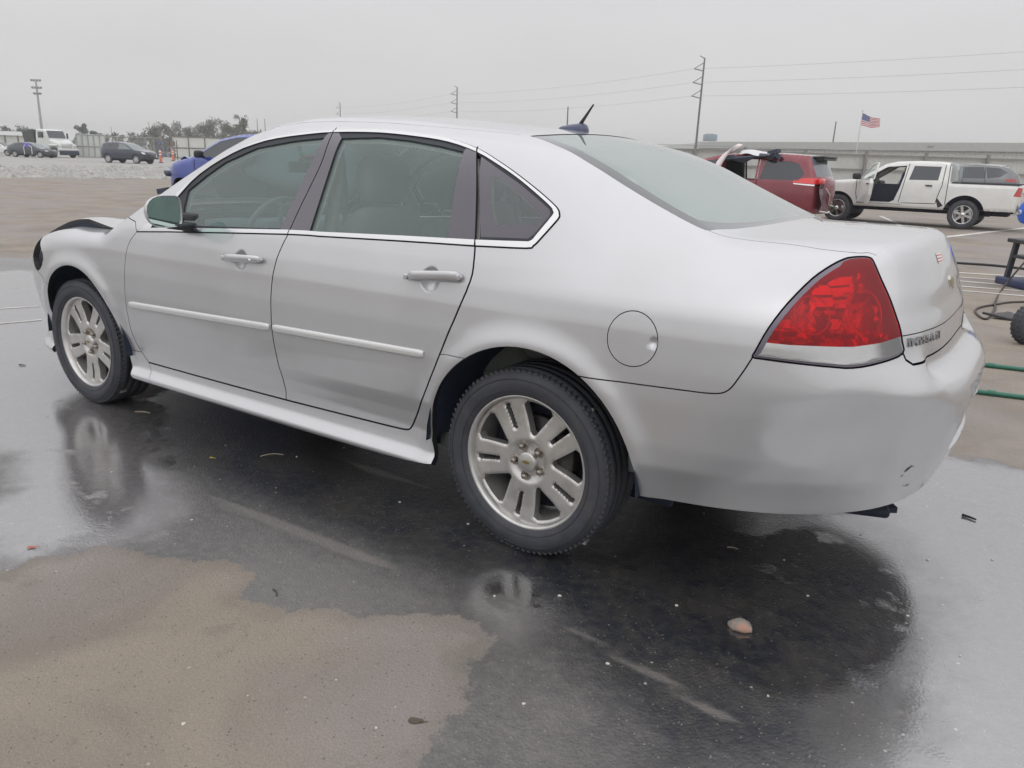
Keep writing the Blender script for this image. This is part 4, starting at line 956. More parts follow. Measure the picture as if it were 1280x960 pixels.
# grit: pale and dark grains of the aggregate
vor = node('ShaderNodeTexVoronoi'); vor.inputs['Scale'].default_value = 110; LL(tcg.outputs['Object'], vor.inputs['Vector'])
sepc = node('ShaderNodeSeparateColor'); LL(vor.outputs['Color'], sepc.inputs[0])
grain = math_('MULTIPLY', math_('GREATER_THAN', sepc.outputs[0], .94), mrange(vor.outputs['Distance'], .35, .22))
col = mixc(math_('MULTIPLY', grain, .55), col, (.42, .39, .34))
g2 = math_('MULTIPLY', math_('GREATER_THAN', sepc.outputs[1], .955), mrange(vor.outputs['Distance'], .45, .25))
col = mixc(math_('MULTIPLY', g2, .5), col, (.05, .045, .04))
col = mixc(math_('MULTIPLY', mrange(nF, .38, .62), .55), col, mixc(.5, col, (.02, .02, .02)))
vor2 = node('ShaderNodeTexVoronoi'); vor2.inputs['Scale'].default_value = 38; LL(tcg.outputs['Object'], vor2.inputs['Vector'])
sep2 = node('ShaderNodeSeparateColor'); LL(vor2.outputs['Color'], sep2.inputs[0])
g3 = math_('MULTIPLY', math_('GREATER_THAN', sep2.outputs[0], .975), mrange(vor2.outputs['Distance'], .20, .12))
col = mixc(math_('MULTIPLY', g3, .8), col, (.46, .44, .40))
nM = noise(26, 6, .75); nH = noise(150, 3, .7)
col = mixc(math_('MULTIPLY', math_('MULTIPLY', fringe, dry), .30), col, (.12, .105, .09))
# broken mottling of the binder between the stones
mot = math_('MULTIPLY', mrange(nM, .40, .66), math_('ADD', .35, math_('MULTIPLY', mrange(nH, .35, .65), .65)))
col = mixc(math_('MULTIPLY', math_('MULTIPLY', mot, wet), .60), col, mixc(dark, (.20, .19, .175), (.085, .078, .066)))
col = mixc(math_('MULTIPLY', math_('MULTIPLY', mrange(nH, .42, .62), dry), .22), col, (.13, .11, .09))
# pale silt left in thin streaks
stk = mrange(math_('ADD', at_('streak'), math_('MULTIPLY', nsum, .12)), -.010, .012)
col = mixc(math_('MULTIPLY', math_('MULTIPLY', stk, wet), .60), col, (.20, .185, .17))
# oil and tyre stains on the dry part
col = mixc(math_('MULTIPLY', math_('MULTIPLY', mrange(noise(2.1, 7, .7, dist=1.2), .56, .68), dry), .38), col, (.15, .135, .11))
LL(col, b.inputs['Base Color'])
rough = math_('SUBTRACT', .85, math_('MULTIPLY', wet, .42)); LL(rough, b.inputs['Roughness'])
b.inputs['Specular IOR Level'].default_value = .4
cw = math_('MULTIPLY', wet, math_('ADD', .55, math_('MULTIPLY', film, .45))); LL(cw, b.inputs['Coat Weight'])
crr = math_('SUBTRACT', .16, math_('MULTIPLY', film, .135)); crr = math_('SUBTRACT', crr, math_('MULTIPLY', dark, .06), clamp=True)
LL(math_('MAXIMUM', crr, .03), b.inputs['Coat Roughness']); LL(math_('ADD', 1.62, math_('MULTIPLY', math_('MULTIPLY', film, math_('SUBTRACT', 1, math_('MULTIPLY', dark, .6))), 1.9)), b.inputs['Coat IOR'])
# bumps
hb = math_('ADD', math_('MULTIPLY', nF, .35), math_('MULTIPLY', nG, .65)); vd = math_('SUBTRACT', 1, vor.outputs['Distance'])
hb = math_('ADD', hb, math_('MULTIPLY', vd, .5))
bp = node('ShaderNodeBump'); bp.inputs['Distance'].default_value = .006
LL(math_('SUBTRACT', .8, math_('MULTIPLY', wet, .3)), bp.inputs['Strength']); LL(hb, bp.inputs['Height']); LL(bp.outputs[0], b.inputs['Normal'])
bc = node('ShaderNodeBump'); bc.inputs['Distance'].default_value = .0022
nS = noise(5.5, 4, .6)
cs = math_('SUBTRACT', .80, math_('MULTIPLY', math_('MULTIPLY', film, mrange(nS, .30, .44)), .68)); LL(cs, bc.inputs['Strength'])
LL(math_('ADD', math_('MULTIPLY', nG, .7), math_('ADD', math_('MULTIPLY', nF, .3), math_('ADD', math_('MULTIPLY', vd, .55), math_('MULTIPLY', nH, .6)))), bc.inputs['Height']); LL(bc.outputs[0], b.inputs['Coat Normal'])
def flat(name, polys, z, mtl):
    mb = MB()
    for p_ in polys: mb.add([(x_, y_, z) for x_, y_ in p_], [list(range(len(p_)))], False)
    return tag(mb.build(name, mtl), kind='structure')
# ---------------- cabin ----------------
def seat_(cx, cy, hr=True, wd=.52):
    mb = MB(); mb.box((cx - .02, cy, .62), (.54, wd, .20), bev=.07)
    rings = []
    for k, (dx, z_, w_, d_) in enumerate(((.26, .60, .44, .14), (.29, .72, .50, .17), (.32, .88, .52, .17), (.355, 1.02, .48, .14), (.38, 1.10, .38, .11), (.385, 1.125, .26, .07))):
        rings.append([(cx + dx + math.copysign(abs(math.cos(a)) ** .6, math.cos(a)) * d_ / 2, cy + math.copysign(abs(math.sin(a)) ** .5, math.sin(a)) * w_ / 2, z_) for a in np.linspace(0, 2 * math.pi, 25)[:-1]])
    mb.ring(rings); o = fixn(mb.build('front_seat', M['seat'], sedan))
    if hr:
        mb = MB(); rings = []
        for z_, w_, d_ in ((1.135, .16, .05), (1.15, .24, .10), (1.20, .285, .125), (1.27, .285, .125), (1.315, .25, .105), (1.34, .18, .06)):
            rings.append([(cx + .37 + math.copysign(abs(math.cos(a)) ** .7, math.cos(a)) * d_ / 2, cy + math.copysign(abs(math.sin(a)) ** .55, math.sin(a)) * w_ / 2, z_) for a in np.linspace(0, 2 * math.pi, 25)[:-1]])
        mb.ring(rings); fixn(mb.build('headrest', M['seat'], o))
        for q in (-.06, .06): mb = MB(); mb.tube([(cx + .37, cy + q, 1.08), (cx + .37, cy + q, 1.15)], .006); mb.build('headrest_post', M['chrome'], o)
    return o
seat_(-1.475, -.38); seat_(-1.475, .38)
mb = MB(); mb.box((-.42, 0, .60), (.50, 1.30, .18), bev=.07); mb.box((-.08, 0, .86), (.16, 1.28, .50), ry=.35, bev=.06)
for q in (-.36, .36): mb.box((.02, q, 1.12), (.10, .24, .09), bev=.035)
fixn(mb.build('rear_seat', M['seat'], sedan))
mb = MB(); mb.box((.26, 0, 1.075), (.50, 1.22, .02)); mb.box((.30, 0, 1.10), (.10, .28, .035), bev=.01); mb.build('parcel_shelf', M['headliner'], sedan)
mb = MB(); mb.box((-1.2, 0, .30), (2.6, 1.56, .06)); mb.box((.35, 0, .7), (.04, 1.5, .7)); mb.build('floor_pan', M['dash'], sedan)
mb = MB(); rings = []
for y_ in np.linspace(-.78, .78, 15):
    b_ = .02 * math.exp(-((y_ + .38) / .2) ** 2)
    rings.append([(-2.62, y_, .93), (-2.40, y_, .975 + b_ * .3), (-2.22, y_, .985 + b_), (-2.08, y_, .96 + b_), (-2.03, y_, .88), (-2.12, y_, .60), (-2.62, y_, .55)])
mb.ring(rings, True, True); fixn(mb.build('dashboard', M['dash'], sedan))
mb = MB(); c0 = Vector((-1.83, -.38, .955)); ax_ = Vector((-.92, 0, .40)).normalized(); e1 = Vector((0, 1, 0)); e2 = ax_.cross(e1)
mb.tube([c0 + (e1 * math.cos(t) + e2 * math.sin(t)) * .185 for t in np.linspace(0, 2 * math.pi, 33)], .014, 8, False)
for a in (0, math.pi, 1.5 * math.pi, .5 * math.pi): mb.tube([c0 + (e1 * math.cos(a) + e2 * math.sin(a)) * q for q in (.03, .18)], .013, 6)
mb.box(c0, (.05, .14, .12), ry=-.4, bev=.02); mb.tube([c0, c0 + ax_ * -.0 + Vector((-.25, 0, -.1))], .03)
fixn(mb.build('steering_wheel', M['dash'], sedan))
for sd in (-1, 1):
    mb = MB(); mb.tube([(-1.16, sd * .60, 1.38), (-1.13, sd * .64, 1.2), (-1.12, sd * .70, 1.0), (-1.12, sd * .74, .7)], [.028, .03, .03, .03], 6); mb.build('pillar_trim', M['headliner'], sedan)
    mb = MB(); mb.tube([(-1.13, sd * .60, 1.36), (-1.16, sd * .56, 1.18), (-1.15, sd * .58, .95), (-1.2, sd * .6, .6)], [.016, .018, .018, .018], 4); mb.build('seat_belt', M['dash'], sedan)
# interior mirror and visor with the red and white round-topped decal on the glass
mb = MB(); mb.box((-2.02, 0, 1.27), (.03, .24, .06), bev=.01); mb.tube([(-2.02, 0, 1.27), (-2.06, 0, 1.34)], .01); mb.build('interior_mirror', M['dash'], sedan)
mb = MB().mat(M['sticker_red']); cc = np.array([-2.13, .18]) 
def onws(a, b, n_=16):
    return [(cc[0] + a * math.sin(t) * .5, cc[1] + b * math.cos(t)) for t in np.linspace(0, 2 * math.pi, n_ + 1)[:-1]]
pr = mapT(np.array(onws(.11, .13))); mb.add(pr - [0, 0, .007], [list(range(16))], False)
mb.mat(M['sticker_white']); 
pr = mapT(np.array([(cc[0] + .022 + q * .03, cc[1] + w_ * .035) for q, w_ in ((-.5, -1.6), (-.5, 1.6), (.9, 1.1), (.9, -1.1))])); mb.add(pr - [0, 0, .009], [(0, 1, 2, 3)], False)
mb.build('windshield_sticker', None, sedan)
# ---------------- outside trim of the sedan ----------------
mb = MB(); rings = []
for k, (x_, w_, h_) in enumerate(((-.455, .004, .004), (-.43, .020, .016), (-.39, .028, .026), (-.35, .030, .034), (-.325, .028, .036), (-.315, .022, .030), (-.310, .012, .016))):
    zc = float(mapT(np.array([(x_, .0)]))[0, 2]) - .004
    rings.append([(x_, w_ * math.cos(a), zc + h_ * max(0, math.sin(a)) ** .8) for a in np.linspace(0, math.pi, 11)])
mb.ring(rings, False, True); an = fixn(mb.build('antenna_base', M['navy_plastic'], sedan))
zc = float(mapT(np.array([(-.34, 0)]))[0, 2])
mb = MB(); mb.tube([(-.345, 0, zc + .028), (-.325, 0, zc + .055), (-.288, 0, zc + .105)], [.0085, .0065, .0035], 8); mb.build('antenna_mast', M['black'], an)
def on_strip(a, b, h):
    uv = np.stack([a, b], 1); P_ = mapS(uv); return P_ + grad(P_) * h[:, None]
def text_on(word, u0, u1, v0, height, parent, m, name, dv=0):
    cu = bpy.data.curves.new('t', 'FONT'); cu.body = word; cu.size = 1; cu.extrude = .04; cu.offset = .004; cu.resolution_u = 3
    o = bpy.data.objects.new('t', cu); S.collection.objects.link(o); dg = bpy.context.evaluated_depsgraph_get(); dg.update()
    me_ = bpy.data.meshes.new_from_object(o.evaluated_get(dg)); bpy.data.objects.remove(o)
    v = np.array([q.co[:] for q in me_.vertices]); w_ = v[:, 0].max() - v[:, 0].min(); hh = v[:, 1].max() - v[:, 1].min()
    a = u0 + (v[:, 0] - v[:, 0].min()) / w_ * (u1 - u0); b_ = v0 + (v[:, 1] - v[:, 1].min()) / hh * height + (a - u0) * dv
    P_ = on_strip(a, b_, .001 + (v[:, 2] + .04) * .04)
    for q, pp in zip(me_.vertices, P_): q.co = pp
    me_.materials.clear(); me_.materials.append(m); o = bpy.data.objects.new(name, me_); S.collection.objects.link(o); o.parent = parent; return o
b0, b1 = fs['badge'][0], fs['badge'][1]
text_on('IMPALA', b0[0] - .004, b0[0] + .76 * (b1[0] - b0[0]), .860, .022, lid, M['chrome_dark'], 'lettering')
text_on('LT', b0[0] + .86 * (b1[0] - b0[0]), b1[0] + .012, .860, .022, lid, M['chrome_dark'], 'lettering')
# bow-tie badge in the middle of the lid
def badge(sc, m, h, h2):
    pts = [(-1, -.28), (-.42, -.28), (-.36, -.5), (.44, -.5), (.38, -.28), (1, -.28), (.84, .28), (.36, .28), (.42, .5), (-.38, .5), (-.44, .28), (-1.1, .28)]
    pts = np.array(pts) * sc; a = 1.7637 + pts[:, 0]; b_ = 1.008 + pts[:, 1] * .8
    lo, hi = on_strip(a, b_, np.full(12, h)), on_strip(a, b_, np.full(12, h2))
    return lo, hi
mb = MB()
for sc, m_, h, h2 in ((.062, M['chrome'], -.002, .004), (.048, M['gold'], .0, .005)):
    lo, hi = badge(sc, m_, h, h2); mb.mat(m_); mb.add(list(lo) + list(hi), [list(range(12, 24))] + [(i, (i + 1) % 12, 12 + (i + 1) % 12, 12 + i) for i in range(12)], False)
mb.build('emblem', None, lid)
mb = MB(); lo = on_strip(np.array([1.58, 1.68, 1.68, 1.58]) - .01, np.array([1.088, 1.088, 1.122, 1.122]), np.full(4, .0015)); mb.mat(M['sticker_white']); mb.add(lo, [(0, 1, 2, 3)], False)
mb.mat(M['sticker_red'])
for q in (1.094, 1.105, 1.116): mb.add(on_strip(np.array([1.585, 1.675, 1.675, 1.585]) - .01, np.array([q - .002, q - .002, q + .002, q + .002]), np.full(4, .0022)), [(0, 1, 2, 3)], False)
mb.build('warning_sticker', None, lid)
# licence plate pocket, high stop lamp, exhaust tip
mb = MB(); mb.box((.47, 0, 1.10), (.05, .30, .03), bev=.008); mb.build('stop_lamp', M['reflector_red'], sedan)
mb = MB().mat(M['white_plastic']); mb.box((1.225, .33, .60), (.012, .10, .12), rz=-.1, bev=.004); mb.build('bumper_reflector', None, rb)
# scuff marks on the bumper corner
mb = MB()
for i, (u_, v_, du, dv_) in enumerate(((1.24, .470, .012, .020), (1.252, .478, .006, .018), (1.235, .455, .008, .006), (1.262, .485, .010, .004), (1.30, .40, .02, .006), (1.285, .405, .006, .004), (1.52, .655, .016, .003), (1.53, .63, .012, .003))):
    mb.add(on_strip(np.array([u_, u_ + du, u_ + du * 1.2, u_ + du * .3]), np.array([v_, v_ + dv_ * .3, v_ + dv_, v_ + dv_ * .8]), np.full(4, .0012)), [(0, 1, 2, 3)], False)
mb.build('scuff', M['black'], rb)
# ================= the yard around the sedan =================
def gpt(px, py, z=0.0):
    """ground point seen at a photo pixel (1280 x 960)"""
    d = (px - 640) / FOC * rgt - (py - 480) / FOC * upv + fwd; t_ = (z - CP[2]) / d[2]; return CP + d * t_
def dpt(px, depth, z=0.0):
    """point at forward depth along the bearing of a pixel column"""
    d = (px - 640) / FOC * rgt - (200 - 480) / FOC * upv + fwd
    t_ = depth; return np.array([CP[0] + d[0] * t_, CP[1] + d[1] * t_, z])
def head_(px, deg, toward=False, right=False):
    """heading angle: across the line of sight, turned by deg away from (or toward) the camera"""
    p = dpt(px, 10); v = (p[:2] - CP[:2]); v /= np.linalg.norm(v)
    perp = np.array([v[1], -v[0]]) if right else np.array([-v[1], v[0]])
    a = math.radians(deg); h = perp * math.cos(a) + (-v if toward else v) * math.sin(a); return math.atan2(h[1], h[0])
V = {}
def pm(name, *a, **k):
    if name not in V: V[name] = mat(name, *a, **k)
    return V[name]
dark_glass = mat('dark_vehicle_glass', (.035, .038, .048), .06, spec=.8); light_glass = mat('pale_vehicle_glass', (.14, .17, .17), .06, spec=1.0)
def vehicle_wheel(parent, x, y, r, wd=.22, rimm=None, spokes=6, sd=-1):
    w_ = bpy.data.objects.new('wheel', None); S.collection.objects.link(w_); w_.parent = parent; w_.location = (x, y, r); w_.rotation_euler.z = 0 if sd < 0 else math.pi
    mb = MB(); h = wd / 2
    mb.lathe([(r * .62, -h * .85), (r * .70, -h), (r * .90, -h), (r * .97, -h * .85), (r, -h * .6), (r, h * .6), (r * .95, h), (r * .6, h)], 36); fixn(mb.build('tyre', M['tyre'], w_))
    mb = MB(); mb.lathe([(r * .64, -h * .9), (r * .62, -h * .95), (r * .58, -h * .7), (r * .56, h * .3), (.001, h * .3)], 30)
    for k in range(spokes):
        a = 2 * math.pi * k / spokes + .3; mb.box((r * .34 * math.cos(a), -h * .62, r * .34 * math.sin(a)), (r * .50, .03, r * .17), ry=-a)
    mb.lathe([(.001, -h * .80), (r * .14, -h * .78), (r * .17, -h * .5)], 16); fixn(mb.build('rim', rimm or M['rim'], w_)); return w_
def vehicle(name, label, cat, loc, ang, prof, zb, hw, wins, paint, tum=.5, wheels=(), r=.33, gaps=(), taper=(.9, .9), endn=2.6, glassm=None, step=.05, sill=.3, holes=(), lights=(), crown=.03, bulge=.10, group=None, rr=.05, rimm=None, dark=None, zfb=None, spokes=6):
    """prof: (x, z, key) from front bottom over the top to rear bottom, front towards +x. wins/lights: (part name, polygon, material)"""
    root = empty(name, tuple(loc), ang, label, cat, group)
    P2 = np.array([(a, b_) for a, b_, k in prof]); x1, x0 = P2[:, 0].max(), P2[:, 0].min()
    xc1, xc0 = x1 - taper[0], x0 + taper[1]
    ol = []; keys = []
    for i in range(len(P2) - 1):
        n = max(1, int(np.linalg.norm(P2[i + 1] - P2[i]) / .12))
        for k in range(n): ol.append(P2[i] + (P2[i + 1] - P2[i]) * k / n); keys.append(prof[i][2])
    ol.append(P2[-1]); ol = np.array(ol)
    def Wf(x, z):
        a = np.maximum((x - xc1) / (x1 + .02 - xc1), 0); b_ = np.maximum((xc0 - x) / (xc0 - x0 + .02), 0); q = np.clip(np.maximum(a, b_), 0, 1)
        w_ = hw * np.power(1 - q ** endn * .97, 1 / endn)
        lowt = .05 * np.clip((.55 - z) / .3, 0, 1) ** 2 + .03 * np.clip((z - .75) / (zb - .75), 0, 1) ** 2
        return w_ - lowt - tum * np.maximum(z - zb, 0) * (1 - .0 * q)
    def Wr(p_):
        # round the edge near the outline
        d = np.full(len(p_), 9.)
        for a, b_ in zip(ol[:-1], ol[1:]):
            ab = b_ - a; t_ = np.clip(((p_ - a) @ ab) / (ab @ ab + 1e-9), 0, 1); d = np.minimum(d, np.linalg.norm(p_ - a - t_[:, None] * ab, axis=1))
        c_ = np.clip(1 - d / rr, 0, 1); return np.maximum(Wf(p_[:, 0], p_[:, 1]) - rr * (1 - np.sqrt(1 - c_ * c_ * .98)), .02)
    lines = [np.vstack([ol, ol[:1]])]; sd_ = [('body', None)]
    for (wx, rad_, top_) in [(q[0], q[1], q[2]) for q in wheels]:
        t_ = np.linspace(-.25, math.pi + .25, 26); arc = np.stack([wx + rad_ * np.cos(t_), top_ + rad_ * np.sin(t_)], 1)
        lines.append(np.vstack([[(arc[0, 0], -.2)], arc, [(arc[-1, 0], -.2)]]))
    ws = list(wins) + list(lights)
    for nm, pl, mt in ws: lines.append(close(np.array(pl, float)))
    for pl in holes: lines.append(close(np.array(pl, float)))
    seeds = [('w%d' % i, tuple(np.array(pl, float).mean(0))) for i, (nm, pl, mt) in enumerate(ws)]
    seeds += [('h%d' % i, tuple(np.array(pl, float).mean(0))) for i, pl in enumerate(holes)]
    for q in wheels: seeds.append(('arch%g' % q[0], (q[0], q[2])))
    gl = [(np.array(g, float), .009) for g in gaps]
    pts, RG = cdt_regions(lines, gl, ((x0 - .05, .1), (x1 + .05, P2[:, 1].max() + .05)), step, seeds)
    inside = pinside(np.vstack([ol, ol[:1]]), pts[:, 0], pts[:, 1])
    # body = everything inside the outline that is not a seeded region and not a gap
    taken = set(); 
    for v_ in RG.values(): taken |= {tuple(f) for f in v_}
    allf = cdt_regions.last; bodyf = []
    for f, g_ in allf:
        if g_ or tuple(f) in taken: continue
        c_ = pts[list(f)].mean(0)
        if any(math.hypot(c_[0] - q[0], c_[1] - q[2]) < q[1] or (abs(c_[0] - q[0]) < q[1] and c_[1] < q[2]) for q in wheels): continue
        if pinside(ol, np.array([c_[0]]), np.array([c_[1]]))[0]: bodyf.append(f)
    def mesh3(faces, off, nm, m_, par, flush=0):
        out = []
        for sd in (-1, 1):
            used = sorted({i for f in faces for i in f}); ix = {u: i for i, u in enumerate(used)}
            q = pts[used]; y = sd * (Wr(q) + off); vs = np.stack([q[:, 0], y, q[:, 1]], 1)
            yield sd, [tuple(v) for v in vs], [[ix[i] for i in (f if sd > 0 else f[::-1])] for f in faces]
    body = MB().mat(paint)
    for sd, vs, fc in mesh3(bodyf, 0, 'body', paint, root): body.add(vs, fc, True)
    # skin over the top and the ends
    nseg = 10; we = Wr(ol); strips = {}
    nx = np.gradient(ol[:, 1]); nz = -np.gradient(ol[:, 0]); ln = np.hypot(nx, nz) + 1e-9; nx, nz = nx / ln, nz / ln
    sgn = 1 if nz[len(nz) // 2] > 0 else -1
    nx, nz = nx * sgn, nz * sgn
    def ring(i):
        s_ = np.linspace(-1, 1, nseg + 1); q = 1 - s_ * s_
        return [(ol[i, 0] + nx[i] * bulge * q_ , s__ * we[i], ol[i, 1] + max(nz[i], 0) * crown * q_) for s__, q_ in zip(s_, q)]
    i = 0
    while i < len(keys):
        j = i
        while j < len(keys) and keys[j] == keys[i]: j += 1
        rings = [ring(k) for k in range(i, j + 1)]
        if keys[i] == 'b': body.ring(rings, False, False)
        else:
            mb = MB(); mb.ring(rings, False, False); fixn(mb.build({'g': 'windshield', 'h': 'rear_window', 'd': 'bed_cover', 'k': 'bumper', 'o': 'opening'}[keys[i]], (glassm or dark_glass) if keys[i] in 'gh' else (dark or M['black']), root))
        i = j
    bo = body.build('body', None, root)
    me_ = bo.data; bm = bmesh.new(); bm.from_mesh(me_); bmesh.ops.remove_doubles(bm, verts=bm.verts[:], dist=.0008); bm.to_mesh(me_); bm.free(); fixn(bo)
    for i, (nm, pl, mt) in enumerate(ws):
        if not RG['w%d' % i]: continue
        for sd, vs, fc in mesh3(RG['w%d' % i], -.006 if nm.endswith('window') else .004, nm, mt, root):
            mb = MB(); mb.add(vs, fc, True); fixn(mb.build(nm, mt, root))
    mb = MB(); xm = (x0 + x1) / 2; mb.box((xm, 0, (sill + zb) / 2 - .06), ((x1 - x0) * .80, hw * 1.5, zb - sill - .12)); mb.build('inner_structure', M['under'], root)
    for q in wheels:
        for sd in (-1, 1): vehicle_wheel(root, q[0], sd * (hw - .13), r, rimm=rimm, sd=sd, spokes=spokes)
        mb = MB(); mb.tube([(q[0], -hw + .25, r), (q[0], hw - .25, r)], .05); mb.box((q[0], 0, q[2] + .1), (.72, hw * 1.55, .5)); mb.build('axle', M['under'], root)
    return root
white_p = mat('white_truck_paint', (.72, .72, .69), .3, coat=.7, noise=.05, nscale=4); 
# ---- white pickup with its front door open
rearp = gpt(1202, 287); 
TR_ = math.atan2(.02, -.9998)
pk_prof = [(4.02, .42, 'b'), (4.10, .60, 'b'), (4.10, .86, 'b'), (4.02, 1.02, 'b'), (3.6, 1.10, 'b'), (3.0, 1.155, 'b'), (2.74, 1.18, 'g'), (2.10, 1.60, 'b'), (1.85, 1.665, 'b'), (1.3, 1.695, 'b'), (.80, 1.69, 'b'), (.52, 1.66, 'h'), (.46, 1.58, 'h'), (.43, 1.20, 'b'), (.42, 1.158, 'd'), (-.3, 1.155, 'd'), (-1.20, 1.15, 'b'), (-1.26, 1.12, 'b'), (-1.27, .80, 'b'), (-1.22, .60, 'b'), (-1.18, .50, 'b'), (0, .50, 'b'), (.5, .47, 'b'), (2.8, .47, 'b'), (3.6, .42, 'b')]
pk = vehicle('pickup_truck', 'white four door pickup truck with its front door hanging open', 'pickup truck', (rearp[0] - .03, rearp[1] + .90, 0), TR_, pk_prof, 1.185, .925,
    [('rear_window', [(.72, 1.22), (.70, 1.57), (1.37, 1.575), (1.44, 1.21)], dark_glass), ], white_p, tum=.36,
    wheels=[(0, .50, .37), (3.236, .47, .37)], r=.375, gaps=[[(.50, 1.66), (.47, 1.2), (.46, .60)], [(.60, 1.62), (.60, 1.1), (.66, .85), (.70, .62), (1.55, .60)], [(1.50, 1.63), (1.54, 1.2), (1.62, .60)], [(2.78, 1.17), (2.76, .8), (2.70, .56)], [(1.55, .56), (2.70, .56)]],
    holes=[[(2.62, 1.14), (2.56, 1.20), (2.04, 1.53), (1.56, 1.575), (1.57, 1.30), (1.64, .98), (1.74, .66), (1.86, .60), (2.62, .60)]],
    lights=[('tail_light', [(-1.24, .88), (-1.25, 1.10), (-1.16, 1.12), (-1.08, .90)], mat('tail_lamp_plastic', (.50, .03, .03), .2, coat=1)), ('headlight', [(3.92, .86), (4.08, .84), (4.00, .99), (3.86, 1.0)], M['reflector']),
            ('mud_flap', [(.50, .58), (.66, .76), (.70, .74), (.62, .52)], M['black'])], step=.05, taper=(.55, .25), endn=3.2, bulge=.06, crown=.02, rr=.045, sill=.6, rimm=M['chrome'], glassm=light_glass)
pk.scale = (.918, -.945, .935)
# bed sides and tailgate stand above the bed cover; bumper, mirror, handles
for sd in (-1, 1):
    mb = MB(); mb.box((-.40, sd * .845, 1.175), (1.56, .06, .03), bev=.01); mb.build('bed_rail', M['black'], pk)
    mb = MB(); mb.box((.92, sd * .935, 1.08), (.17, .03, .035), bev=.012); mb.build('door_handle', M['black'], pk)
mb = MB(); mb.box((-1.30, 0, .60), (.16, 1.70, .20), bev=.04); mb.box((-1.22, 0, .46), (.2, .9, .08)); fixn(mb.build('rear_bumper', M['chrome'], pk))
mb = MB(); mb.box((1.45, 0, .42), (4.9, .9, .12)); mb.tube([(.9, .3, .40), (-.9, .55, .42), (-1.2, .6, .45)], .035); mb.box((-.55, 0, .40), (.10, 1.3, .10)); mb.build('chassis', M['under'], pk)
mb = MB(); mb.box((1.95, -.42, .78), (.46, .46, .16), bev=.05); mb.box((1.66, -.42, 1.10), (.14, .46, .62), ry=-.2, bev=.05); mb.box((1.60, -.42, 1.46), (.10, .26, .16), bev=.04); fixn(mb.build('front_seat', pm('truck_seat', (.035, .045, .075), .85), pk))
mb = MB(); mb.box((2.5, 0, 1.02), (.30, 1.5, .26), bev=.05); mb.tube([(2.32 + .05 * math.cos(t), -.42 + .18 * math.sin(t), 1.12 + .17 * math.cos(t)) for t in np.linspace(0, 2 * math.pi, 19)], .015, 6, False); mb.build('dashboard', M['dash'], pk)
# open door: panel, frame, glass, mirror, handle
dr = bpy.data.objects.new('open_door', None); S.collection.objects.link(dr); dr.parent = pk; dr.location = (2.70, -.92, 0); dr.rotation_euler.z = math.radians(63); dr['label'] = 'front door swung open'
mb = MB(); mb.ring([[(0, y_, .58), (0, y_, 1.19), (-1.08, y_, 1.22), (-1.14, y_, 1.10), (-1.10, y_, .80), (-.98, y_, .60)] for y_ in (-.02, .0, .07)], True, True, False); fixn(mb.build('door_panel', white_p, dr, bevel=.02))
mb = MB(); mb.tube([(-.06, .03, 1.19), (-.30, .08, 1.36), (-.62, .14, 1.55), (-.76, .16, 1.60), (-1.06, .17, 1.62), (-1.10, .08, 1.20)], .022, 6); fixn(mb.build('door_frame', white_p, dr))
mb = MB(); mb.add([(-.08, .03, 1.20), (-.30, .08, 1.35), (-.62, .14, 1.54), (-.76, .16, 1.58), (-1.05, .165, 1.60), (-1.08, .05, 1.21)], [list(range(6))], False); mb.build('window', M['glass_side'], dr)
mb = MB(); mb.box((-.22, -.15, 1.26), (.12, .22, .17), bev=.045); mb.tube([(-.22, -.02, 1.2), (-.22, -.12, 1.22)], .02); fixn(mb.build('side_mirror', M['black'], dr))
mb = MB(); mb.box((-.94, -.035, 1.08), (.16, .03, .035), bev=.01); mb.build('door_handle', M['black'], dr)
# ---- silver crossover behind the pickup
sv = mat('grey_suv_paint', (.15, .155, .16), .3, .3, coat=1)
c_ = dpt(1243, 34)
cx_prof = [(3.45, .40, 'b'), (3.62, .65, 'b'), (3.50, .92, 'b'), (3.0, 1.03, 'b'), (2.55, 1.08, 'g'), (1.75, 1.50, 'b'), (1.3, 1.62, 'b'), (.6, 1.68, 'b'), (-.2, 1.65, 'b'), (-.62, 1.58, 'h'), (-.95, 1.25, 'b'), (-1.02, 1.0, 'b'), (-.98, .6, 'b'), (-.9, .40, 'b')]
cx_w = [('side_window', [(2.25, 1.12), (1.62, 1.46), (1.05, 1.57), (1.05, 1.12)], light_glass), ('side_window', [(1.0, 1.12), (1.0, 1.575), (.3, 1.60), (.15, 1.13)], dark_glass), ('quarter_window', [(.10, 1.14), (.22, 1.59), (-.30, 1.56), (-.60, 1.40), (-.35, 1.20)], dark_glass)]
def roof_rails(root, x0, x1, z0, hw_, m_):
    for sd in (-1, 1):
        mb = MB(); mb.tube([(x0, sd * hw_, z0 - .03), (x0 + .12, sd * hw_, z0 + .03), ((x0 + x1) / 2, sd * hw_, z0 + .05), (x1 - .12, sd * hw_, z0 + .02), (x1, sd * hw_, z0 - .05)], .018, 6); mb.build('roof_rail', m_, root)
sx = vehicle('crossover', 'grey crossover parked beyond the bed of the white pickup', 'car', (c_[0], c_[1], 0), TR_ + .05, cx_prof, 1.10, .92, cx_w, sv, wheels=[(0, .39, .35), (2.7, .39, .35)], r=.35, gaps=[[(1.03, 1.58), (1.0, .45)], [(.25, 1.6), (.1, .6)]], lights=[('tail_light', [(-.98, 1.02), (-.94, 1.15), (-.55, 1.13), (-.6, 1.05)], V.get('tl') or mat('tail_lamp_red', (.45, .02, .02), .2, coat=1))], step=.08)
roof_rails(sx, 1.3, -.4, 1.66, .55, M['chrome'])
